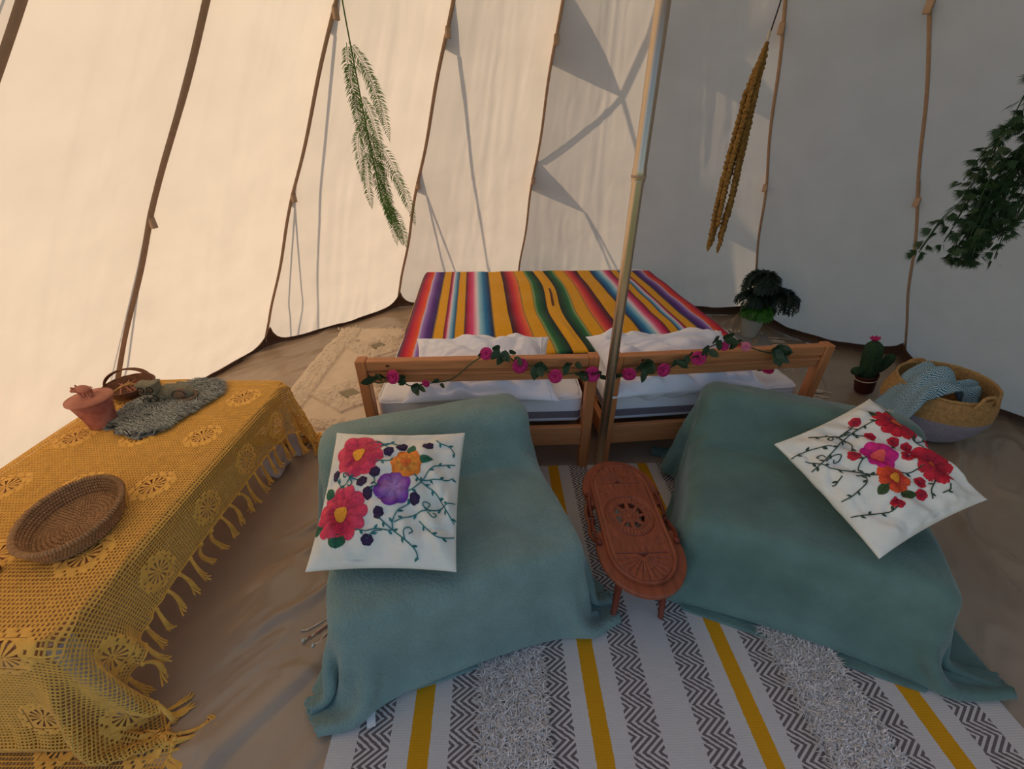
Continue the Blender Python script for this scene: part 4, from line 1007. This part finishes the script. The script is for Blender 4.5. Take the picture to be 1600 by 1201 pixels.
for sx in (-1, 1):
    for sy in (-1, 1):
        MB().tube([(sx*.072, sy*.185, H0-.018), (sx*.080, sy*.205, .13), (sx*.086, sy*.222, .012)], [.0145, .012, .0095], 10).build('leg', wood_red_dk, ctb, world=False)
    MB().tube([(sx*.074, -.19, .20), (sx*.074, .19, .20)], .007, 8).build('stretcher', wood_red_dk, ctb, world=False)

# ------------------------------------------------------------------ ecru rug on the left
er = thing('tufted_rug', 'ecru cotton rug with tufted diamonds and fringe beside the left bed frame', 'rug', (-1.03, 2.6, 0), math.radians(1))
gx, gy = np.meshgrid(np.linspace(-.44, .44, 130), np.linspace(-.72, .76, 220), indexing='ij')
cell = lambda a, b: (np.abs((gx-a)/.26)+np.abs((gy-b)/.22))
dia = np.min([cell(a, b) for a in (-.02, ) for b in (-.28, .42)]+[cell(a, b) for a in (.30,) for b in (.1,)], axis=0)
row = (np.abs(gx+.34) < .07)
band_ = ((dia < 1.) & (dia > .28)) | row | (np.abs(gy+.62) < .05)
zt = .012+.012*np.abs(vnoise(gx*3+gy*2, gy*4, 6))+.008*np.abs(vnoise(gy*7, gx*2, 7)); tuft = band_*(.008+.016*np.abs(vnoise(gx*60, gy*60, 3)))
xo = .03*vnoise(gy*3, 1.)+.0*gx
MB().grid(np.stack([gx+xo, gy, zt+tuft], -1)).build('woven_field', macrame, er, world=False)
for (a, b) in ((-.02, -.28), (-.02, .42), (.30, .1)):
    q = .055; i_ = np.array([(a-q*1.2, b), (a, b-q), (a+q*1.2, b), (a, b+q)])
    MB().add([(x+.03*float(vnoise(y*3, 1.)), y, .034) for x, y in i_]+[(x+.03*float(vnoise(y*3, 1.)), y, .012) for x, y in i_], [[0, 1, 2, 3]]+[[k, k+4, (k+1) % 4+4, (k+1) % 4] for k in range(4)]).build('diamond_patch', macrame_gap, er, world=False, smooth=False)
def fringe(par, pts, dr, L, m_, step=.018, seed=0, knots=False, name='fringe'):
    r = np.random.RandomState(seed); P = np.array(pts); d = np.concatenate([[0], np.cumsum(np.linalg.norm(np.diff(P, axis=0), axis=1))]); m = MB(); s_ = 0
    while s_ < d[-1]:
        p = np.array([np.interp(s_, d, P[:, k]) for k in range(3)]); a = np.array(dr)+r.randn(3)*.25*np.array([1, 1, 0])
        for q in range(3):
            w = r.randn(3)*.008; w[2] = 0
            m.tube([p, p+a*L*.4+w+(0, 0, .003), p+a*L*(.8+.3*r.rand())+w*2], [.0055, .005, .003], 5, cap=False)
        if knots: m.ell(p+a*L*.4, (.010, .010, .007), 8)
        s_ += step
    return m.build(name, m_, par, world=False, kind='stuff')
fringe(er, [(-.44+.0, -.72, .014), (.44, -.72, .014)], (0, -1, 0), .055, macrame, seed=1)
fringe(er, [(-.44, .76, .016), (.44, .76, .016)], (0, 1, 0), .05, macrame, seed=2)
# ------------------------------------------------------------------ grey rug on the right with knotted fringe
gr = thing('fringed_rug', 'grey-beige rug with knotted white fringe under the right bed frame', 'rug', (1.45, 2.78, 0), math.radians(-14))
gx, gy = np.meshgrid(np.linspace(-.55, .56, 50), np.linspace(-.62, .62, 60), indexing='ij')
MB().grid(np.stack([gx, gy, .014+.006*vnoise(gx*5, gy*5, 9)], -1)).build('woven_field', mat('grey_beige_weave', srgb(158, 152, 146), .95, .08, 80, .4, 160), gr, world=False)
fringe(gr, [(.55, -.60, .014), (.55, .60, .014)], (1, 0, 0), .12, macrame, .045, 4, True, 'knotted_fringe')
fringe(gr, [(-.5, .62, .014), (.55, .62, .014)], (0, 1, 0), .06, macrame, .03, 5, True, 'knotted_fringe')

# ------------------------------------------------------------------ hanging plants
def frond(p0, pts, npair, L, seed, m_, par, name='frond', droop=.3, w=.0023, side=(1, 0, 0)):
    r = np.random.RandomState(seed); C = cr([np.array(p) for p in pts], 10); m = MB(); m.tube(C, np.linspace(.0016, .0007, len(C)), 5)
    T = np.gradient(C, axis=0); T /= np.linalg.norm(T, axis=1)[:, None]
    sd = np.array(side, float)
    idx = np.linspace(2, len(C)-2, npair); V = []; F_ = []
    for k, q in enumerate(idx):
        i = int(q); f = q-i; p = C[i]*(1-f)+C[i+1]*f; t = T[i]; s_ = sd-t*(sd@t); s_ /= np.linalg.norm(s_)+1e-9
        pr_ = k/npair; LL = L*(math.sin(PI*min(1, pr_*.85+.16))**.6)*(.85+.3*r.rand())
        for sg in (-1, 1):
            d = s_*sg*.85+t*.5+r.randn(3)*.10; d /= np.linalg.norm(d); e = p+d*LL; mid = p+d*LL*.55; mid[2] += LL*.08; e[2] -= LL*.12; n_ = t*w
            b = len(V); V += [p, mid-n_, mid+n_, e]; F_.append([b, b+1, b+3, b+2])
    m.add(V, F_); return m.build(name, m_, par)
FG = np.array([-.690, 2.28])
fg = thing('fern_garland', 'long green artificial fern hanging from the bright left tent seam', 'hanging plant', (FG[0], FG[1], 1.95))
def fp(dx, dz, dy=0): return (FG[0]+dx, FG[1]+dy, dz)
MB().tube(cr([fp(-.02, 2.12, .1), fp(0, 1.96), fp(.01, 1.7), fp(.02, 1.5), fp(.04, 1.2)]), .003, 6).build('stem', fern_m, fg)
rs = np.random.RandomState(12); k = 0
for (z0, dx, L, out) in ((1.86, -.01, .30, -.015), (1.86, .0, .34, .075), (1.80, 0, .30, -.03), (1.80, .01, .34, .10), (1.70, 0, .36, -.02), (1.68, .01, .30, .06), (1.62, .01, .36, .03), (1.58, .02, .30, -.06), (1.52, .02, .34, .11), (1.50, .02, .36, .0),
                         (1.44, .02, .34, .05), (1.42, .03, .34, .12), (1.38, .03, .30, .0), (1.34, .03, .34, .05), (1.28, .04, .28, .02), (1.24, .04, .26, .07), (1.22, .05, .24, .03), (1.56, .0, .36, .05), (1.46, .02, .28, -.03)):
    e = out*1.05; dy = rs.randn()*.05; z0 -= .05; L *= .9
    frond(None, [fp(dx, z0), fp(dx+e*.7, z0-L*.25, dy*.5), fp(dx+e+.01, z0-L*.6, dy), fp(dx+e*1.1+.02, z0-L, dy*1.2)], 46, .036, k, fern_m, fg); k += 1
# gold tassels
AG = np.array([1.136, 2.40])
ag = thing('amaranth_garland', 'bunch of golden-brown beaded amaranth strands hanging from a dark cord on the right seam', 'hanging plant', (AG[0], AG[1], 1.84))
MB().tube(cr([(AG[0]+.06, AG[1]+.10, 2.12), (AG[0]+.03, AG[1]+.03, 1.99), (AG[0]+.005, AG[1], 1.875), (AG[0], AG[1], 1.84)]), .003, 6).build('cord', cord_m, ag, label='dark hanging cord')
m = MB(); m.ell((AG[0], AG[1], 1.852), (.007, .007, .020), 10); m.build('knot', rope_m, ag, label='pale string knot')
for k, (dx, zb, dy) in enumerate(((-.050, .915, .0), (-.028, .93, .03), (-.005, .985, -.02), (.012, .905, .0), (.022, .97, .03), (.0, 1.02, .05), (-.04, 1.05, -.03))):
    z = np.linspace(1.83, zb, 130); f = np.linspace(0, 1, 130); sp_ = np.minimum(1, f*4.5)
    C = np.stack([AG[0]+dx*sp_+.006*np.sin(f*7+k), AG[1]+dy*sp_, z], -1); n = 8; r = np.random.RandomState(k)
    R_ = (.0085+.0055*(r.rand(130, n) > .5)*r.rand(130, n)+.002*np.sin(np.arange(130)*1.8)[:, None]+.0)*np.clip(f*9+.25, 0, 1)[:, None]*np.clip((1-f)*18+.4, 0, 1)[:, None]
    MB().tube(C, R_*1.15, n).build('beaded_strand', amar_m, ag, smooth=False)
# conifer vine at the right edge
cg = thing('conifer_garland', 'dark green artificial needle vine hanging at the far right edge', 'hanging plant', (1.79, 1.71, 1.85))
rs = np.random.RandomState(21); CO = np.array([1.78, 1.66])
MB().tube(cr([(CO[0]-.15, CO[1], 2.18), (CO[0]+.0, CO[1], 1.95), (CO[0]+.04, CO[1], 1.8), (CO[0]+.02, CO[1], 1.5), (CO[0]-.04, CO[1], 1.2)]), .004, 6).build('stem', pine_leaf, cg)
for k in range(56):
    z0 = 1.84-.62*(k/56)-.03*rs.rand(); side = rs.uniform(-1, 1); L = .22+.1*rs.rand()
    ex_ = side*.17*(1 if z0 > 1.3 else .5); e = np.array([CO[0]-.0+ex_+(-.03 if z0 < 1.35 else .0), CO[1]+rs.uniform(-.06, .06), max(1.08, z0-L)])
    s0 = np.array([CO[0]+.03-.05*(k/56), CO[1], z0]); mid = (s0+e)/2+np.array([ex_*.35, 0, .03]); C = cr([s0, mid, e], 8); m = MB(); m.tube(C, .0018, 5)
    V, F_ = [], []
    for i in range(2, len(C), 2):
        for fcount in range(2):
            p = C[i]; t = C[min(i+1, len(C)-1)]-C[i-1]; t /= np.linalg.norm(t)+1e-9; ax = rs.randn(3); ax -= t*(ax@t); ax /= np.linalg.norm(ax); t = t*.6+ax*.6; t /= np.linalg.norm(t); ax2 = np.cross(t, rs.randn(3)); ax2 /= np.linalg.norm(ax2)
            p1 = p+t*.012
            for j in range(9):
                a = (j-4)*.17; d = t*math.cos(a)+ax2*math.sin(a); LL = .040*(.8+.3*rs.rand()); n_ = np.cross(d, np.cross(t, ax2)); n_ /= np.linalg.norm(n_)+1e-9; n_ *= .0020
                b = len(V); V += [p1, p1+d*LL*.5-n_, p1+d*LL*.5+n_, p1+d*LL]; F_.append([b, b+1, b+3, b+2])
    m.add(V, F_); m.build('sprig', pine_leaf, cg)

# ------------------------------------------------------------------ potted fern
pf = thing('potted_fern', 'dark drooping artificial fern in a whitish pot behind the right bed', 'plant', (1.98, 3.25, .014))
MB().lathe([(.055, 0.002), (.06, .01), (.085, .15), (.09, .165), (.082, .165), (.07, .14), (.001, .13)], 32).build('pot', white_pot, pf, world=False)
MB().tube(cr([(0, 0, .13), (.0, 0, .26), (-.02, 0, .40), (-.03, 0, .48)]), .006, 6).build('stem', leaf_m, pf, world=False)
MB().tube(cr([(0, 0, .13), (.05, 0, .30), (.14, 0, .37)]), .004, 6).build('stem', leaf_m, pf, world=False)
def crown(c, R, n, m_, seed, sq=1., drp=1.):
    r = np.random.RandomState(seed); c = np.array(c, float)
    for k in range(n):
        a = k*2*PI/n+r.rand()*.5; el = r.uniform(.1, .9); d = np.array([math.cos(a), math.sin(a), 0]); Rr = R*r.uniform(.75, 1.1)
        pts = [c, c+d*Rr*.4+(0, 0, R*.35*el), c+d*Rr*.8+(0, 0, R*.2*el-R*.1*drp), c+d*Rr+(0, 0, -R*.55*drp)]
        s_ = np.cross(d, (0, 0, 1.)); Wp = WM[pf.name]
        pw = [tuple(Wp @ Vector(p)) for p in pts]
        C = cr([np.array(p) for p in pw], 5); m = MB(); T = np.gradient(C, axis=0); V, F_ = [], []
        m.tube(C, .0018, 4)
        for i in range(1, len(C)):
            t = T[i]/np.linalg.norm(T[i])
            for sg in (-1, 1):
                dd = s_*sg*.9+t*.75+r.randn(3)*.1-(0, 0, .25); dd /= np.linalg.norm(dd); LL = R*.55*math.sin(PI*min(1, .2+.75*i/len(C)))**.7; n_ = t*R*.085
                b = len(V); V += [C[i], C[i]+dd*LL*.5-n_, C[i]+dd*LL*.5+n_, C[i]+dd*LL]; F_.append([b, b+1, b+3, b+2])
        m.add(V, F_); m.build('frond', m_, pf)
crown((-.035, -.02, .50), .135, 26, potfern_dk, 1, drp=1.1); crown((-.07, -.03, .36), .12, 22, potfern_dk, 2, drp=.8); crown((.15, -.02, .36), .15, 22, potfern_dk, 3, drp=1.2)
crown((.0, -.03, .26), .13, 24, potfern_lt, 4, drp=.8)
# ------------------------------------------------------------------ knitted cactus
kc = thing('cactus', 'knitted dark green cactus with pink flower in a brown pot next to the basket', 'cactus', Mx=Matrix.Translation((2.32, 2.37, .018)) @ Matrix.Rotation(math.radians(-13), 4, 'Y'))
MB().lathe([(.048, .002), (.052, .01), (.060, .115), (.064, .12), (.064, .13), (.056, .13), (.05, .11), (.001, .105)], 32).build('pot', brown_pot, kc, world=False)
MB().lathe([(.0625, .098), (.066, .102), (.0625, .106)], 32, capb=False).build('pot_string', macrame, kc, world=False)
def ribbed(C, R, n=36, ribs=9):
    C = np.array(C); k = len(C); t = np.arange(n)*2*PI/n
    return MB().tube(C, np.array([[r*(1+.06*math.cos(ribs*a)) for a in t] for r in R]), n)
f = np.linspace(0, 1, 22); ribbed([(-.0+.005*math.sin(q*3), 0, .10+.27*q) for q in f], .05*np.sqrt(np.clip(1-np.clip((f-.78)/.222, 0, 1)**2, .004, 1))*(.85+.15*np.sin(f*PI))).build('body', cactus_m, kc, world=False)
C = cr([(.03, 0, .15), (.07, -.005, .17), (.10, -.01, .21), (.125, -.01, .255)], 6); g_ = np.linspace(0, 1, len(C)); ribbed(C, .028*np.sqrt(np.clip(1-np.clip((g_-.75)/.251, 0, 1)**2, .01, 1)), 24, 7).build('arm', cactus_m, kc, world=False)
C = cr([(-.03, 0, .17), (-.07, -.01, .175), (-.11, -.015, .185)], 8); g_ = np.linspace(0, 1, len(C)); ribbed(C, .026*np.sqrt(np.clip(1-np.clip((g_-.7)/.301, 0, 1)**2, .01, 1)), 24, 7).build('arm', cactus_m, kc, world=False)
m = MB()
for k in range(8):
    a = k*2*PI/8; d = np.array([math.cos(a), math.sin(a), 0]); q, w = np.meshgrid(np.linspace(0, 1, 5), np.linspace(-1, 1, 4), indexing='ij'); s_ = np.array([-d[1], d[0], 0])
    m.grid(np.array([0, 0, .368])+d*(q*.030)[..., None]+s_*(w*.011*np.sin(q*2.8+.2))[..., None]+np.array([0, 0, 1])*(q*.026)[..., None])
m.ell((0, 0, .375), (.008, .008, .01), 8)
mod(m.build('flower', petal_m, kc, world=False), 'SOLIDIFY', thickness=.001)

# ------------------------------------------------------------------ belly basket with a throw
BX, BY = 2.37, 1.98
bb = thing('belly_basket', 'round belly basket, straw above and grey below, at the foot of the right tent wall', 'basket', (BX, BY, .008))
bb.scale = (.86, .86, .92)
def bowlring(z0, z1, inner=False):
    z = np.arange(z0, z1, .0022); t = np.linspace(0, 2*PI, 180, endpoint=False)
    Rb = lambda q: np.interp(q, [0, .03, .10, .17, .24, .30, .34], [.17, .215, .265, .288, .285, .268, .250])
    R_ = Rb(z)[:, None]+.0035*np.abs(np.sin(z*PI/.011))[:, None]*(1+.5*np.sin(t*70+(z*PI/.011)[:, None]))-(.012 if inner else 0)
    lean = np.clip(z/.34, 0, 1)**2
    zz_ = z[:, None]*(1+.06*np.sin(t+.6)*lean[:, None])
    G = np.stack([R_*np.cos(t)*1.02, R_*np.sin(t)*.92, zz_+0*R_], -1); return G
Gg = bowlring(0, .195); m = MB().grid(Gg, wrap_v=True, flip=True); m.f.append(list(range(180))); m.build('grey_base', grey_rope, bb, world=False)
MB().grid(bowlring(.193, .34), wrap_v=True, flip=True).build('straw_wall', straw, bb, world=False)
MB().grid(bowlring(.02, .338, True), wrap_v=True).build('lining', straw, bb, world=False)
rimP = bowlring(.338, .3405)[0]; MB().tube(rimP[::2], .009, 8, closed=True).build('rim', straw, bb, world=False)
for a in (-1.45, 1.55):
    ca, sa = math.cos(a), math.sin(a); b = np.array([.25*ca, .232*sa, .335]); tdir = np.array([-sa, ca, 0]); od = np.array([ca, sa, 0])
    MB().tube(cr([b-tdir*.07+od*.012-(0, 0, .03), b-tdir*.06+od*.016, b-tdir*.03+(0, 0, .030)+od*.01, b+tdir*.03+(0, 0, .030)+od*.01, b+tdir*.06+od*.016, b+tdir*.07+od*.012-(0, 0, .03)]), .010, 8).build('handle', straw, bb, world=False)
# patterned throw spilling out on the left
def diamond_mat():
    m = bpy.data.materials.new('blue_diamond_weave'); m.use_nodes = True; nt = m.node_tree; N, L = nt.nodes, nt.links; b = N['Principled BSDF']; b.inputs['Roughness'].default_value = .9
    uv = N.new('ShaderNodeAttribute'); uv.attribute_name = 'Col'; sp = N.new('ShaderNodeSeparateColor'); L.new(uv.outputs['Color'], sp.inputs[0])
    x, y = X(nt, sp.outputs[0]), X(nt, sp.outputs[1])
    a = ((x*6.5).op('FRACT')-.5).op('ABSOLUTE')+((y*9).op('FRACT')-.5).op('ABSOLUTE'); k = (a*5.2).op('FRACT').gt(.46)
    mx = N.new('ShaderNodeMix'); mx.data_type = 'RGBA'; L.new(k.v, mx.inputs['Factor']); mx.inputs['A'].default_value = srgb(196, 212, 214); mx.inputs['B'].default_value = srgb(62, 122, 142)
    L.new(mx.outputs['Result'], b.inputs['Base Color']); return m
bt = thing('patterned_throw', 'blue and white diamond-weave throw with pale fringe spilling from the belly basket', 'blanket', (BX-.12, BY, .3))
nu_, nv_ = 60, 90; u = np.linspace(0, 1, nu_)[:, None]; v = np.linspace(0, 1, nv_)[None]
ctrl = [(-.315, -.07, .19), (-.285, -.065, .235), (-.245, -.05, .300), (-.20, -.02, .350), (-.135, .0, .395), (-.085, .0, .405), (-.045, .0, .375), (-.01, .01, .315), (.05, .0, .288), (.11, .0, .298), (.15, .01, .30), (.185, .01, .28)]
Cc = cr(ctrl, 9); f_ = np.linspace(0, 1, len(Cc)); C = np.stack([np.interp(v[0], f_, Cc[:, k]) for k in range(3)], -1)
wdt = np.interp(v[0], [0, .15, .45, .7, 1], [.16, .18, .20, .15, .09])[None]; s_ = (u-.5)*2
Px = C[None, :, 0]+.03*s_*np.sin(v*7)+0*u; Py = C[None, :, 1]+s_*wdt*.72*(1-.1*s_*s_)
Pz = C[None, :, 2]-.08*np.abs(s_)**2.2*np.clip(v*3, .3, 1)*np.clip(1.6-v, 0, 1)+.016*np.sin(s_*8+v*6)*np.clip(v*3, 0, 1)+.012*vnoise(u*5, v*8, 3)
Pt = np.stack([Px+BX, Py+BY-.01, np.maximum(Pz, .03)], -1); colr = np.stack([u+0*v, v+0*u, 0*u*v], -1)
o = MB().grid(Pt, col=colr).build('woven_cloth', diamond_mat(), bt); mod(o, 'SOLIDIFY', thickness=.006)
r = np.random.RandomState(6)
for i in range(0, nu_, 3):
    p = Pt[i, 0]; m = MB()
    for q in range(5):
        w = r.randn(3)*.006; e = p+np.array([-.055+.02*r.randn(), -.02+.02*r.randn(), -.10-.02*r.rand()]); m.tube(cr([p+w*.3, (p+e)/2+np.array([-.012, 0, .012])+w, e+w], 3), [.0045]*6+[.003], 5)
    m.build('fringe_tassel', fringe_m, bt)

# ------------------------------------------------------------------ small braided cord end on the groundsheet
bc_ = thing('braided_cord', 'thin reddish-and-white braided cord lying on the groundsheet beside the left throw', 'cord', tuple(onz(505, 985, .016)))
for pts, mm in (([(476, 998), (490, 990), (505, 978), (520, 968), (521, 980), (508, 990), (500, 1001), (490, 1006)], 0), ([(480, 996), (500, 984), (514, 974)], 1), ([(470, 984), (482, 982), (510, 966), (532, 952)], 0)):
    P = cr([onz(a, b, .018) for a, b in pts], 6); MB().tube(P, .0028*(1+.3*np.sin(np.arange(len(P))*1.5)), 6).build('strand', macrame if mm == 0 else clay, bc_)
for q in ((474, 999), (489, 1007)): MB().ell(onz(*q, .018), (.006, .008, .004), 8).build('cord_end', white_pot, bc_)
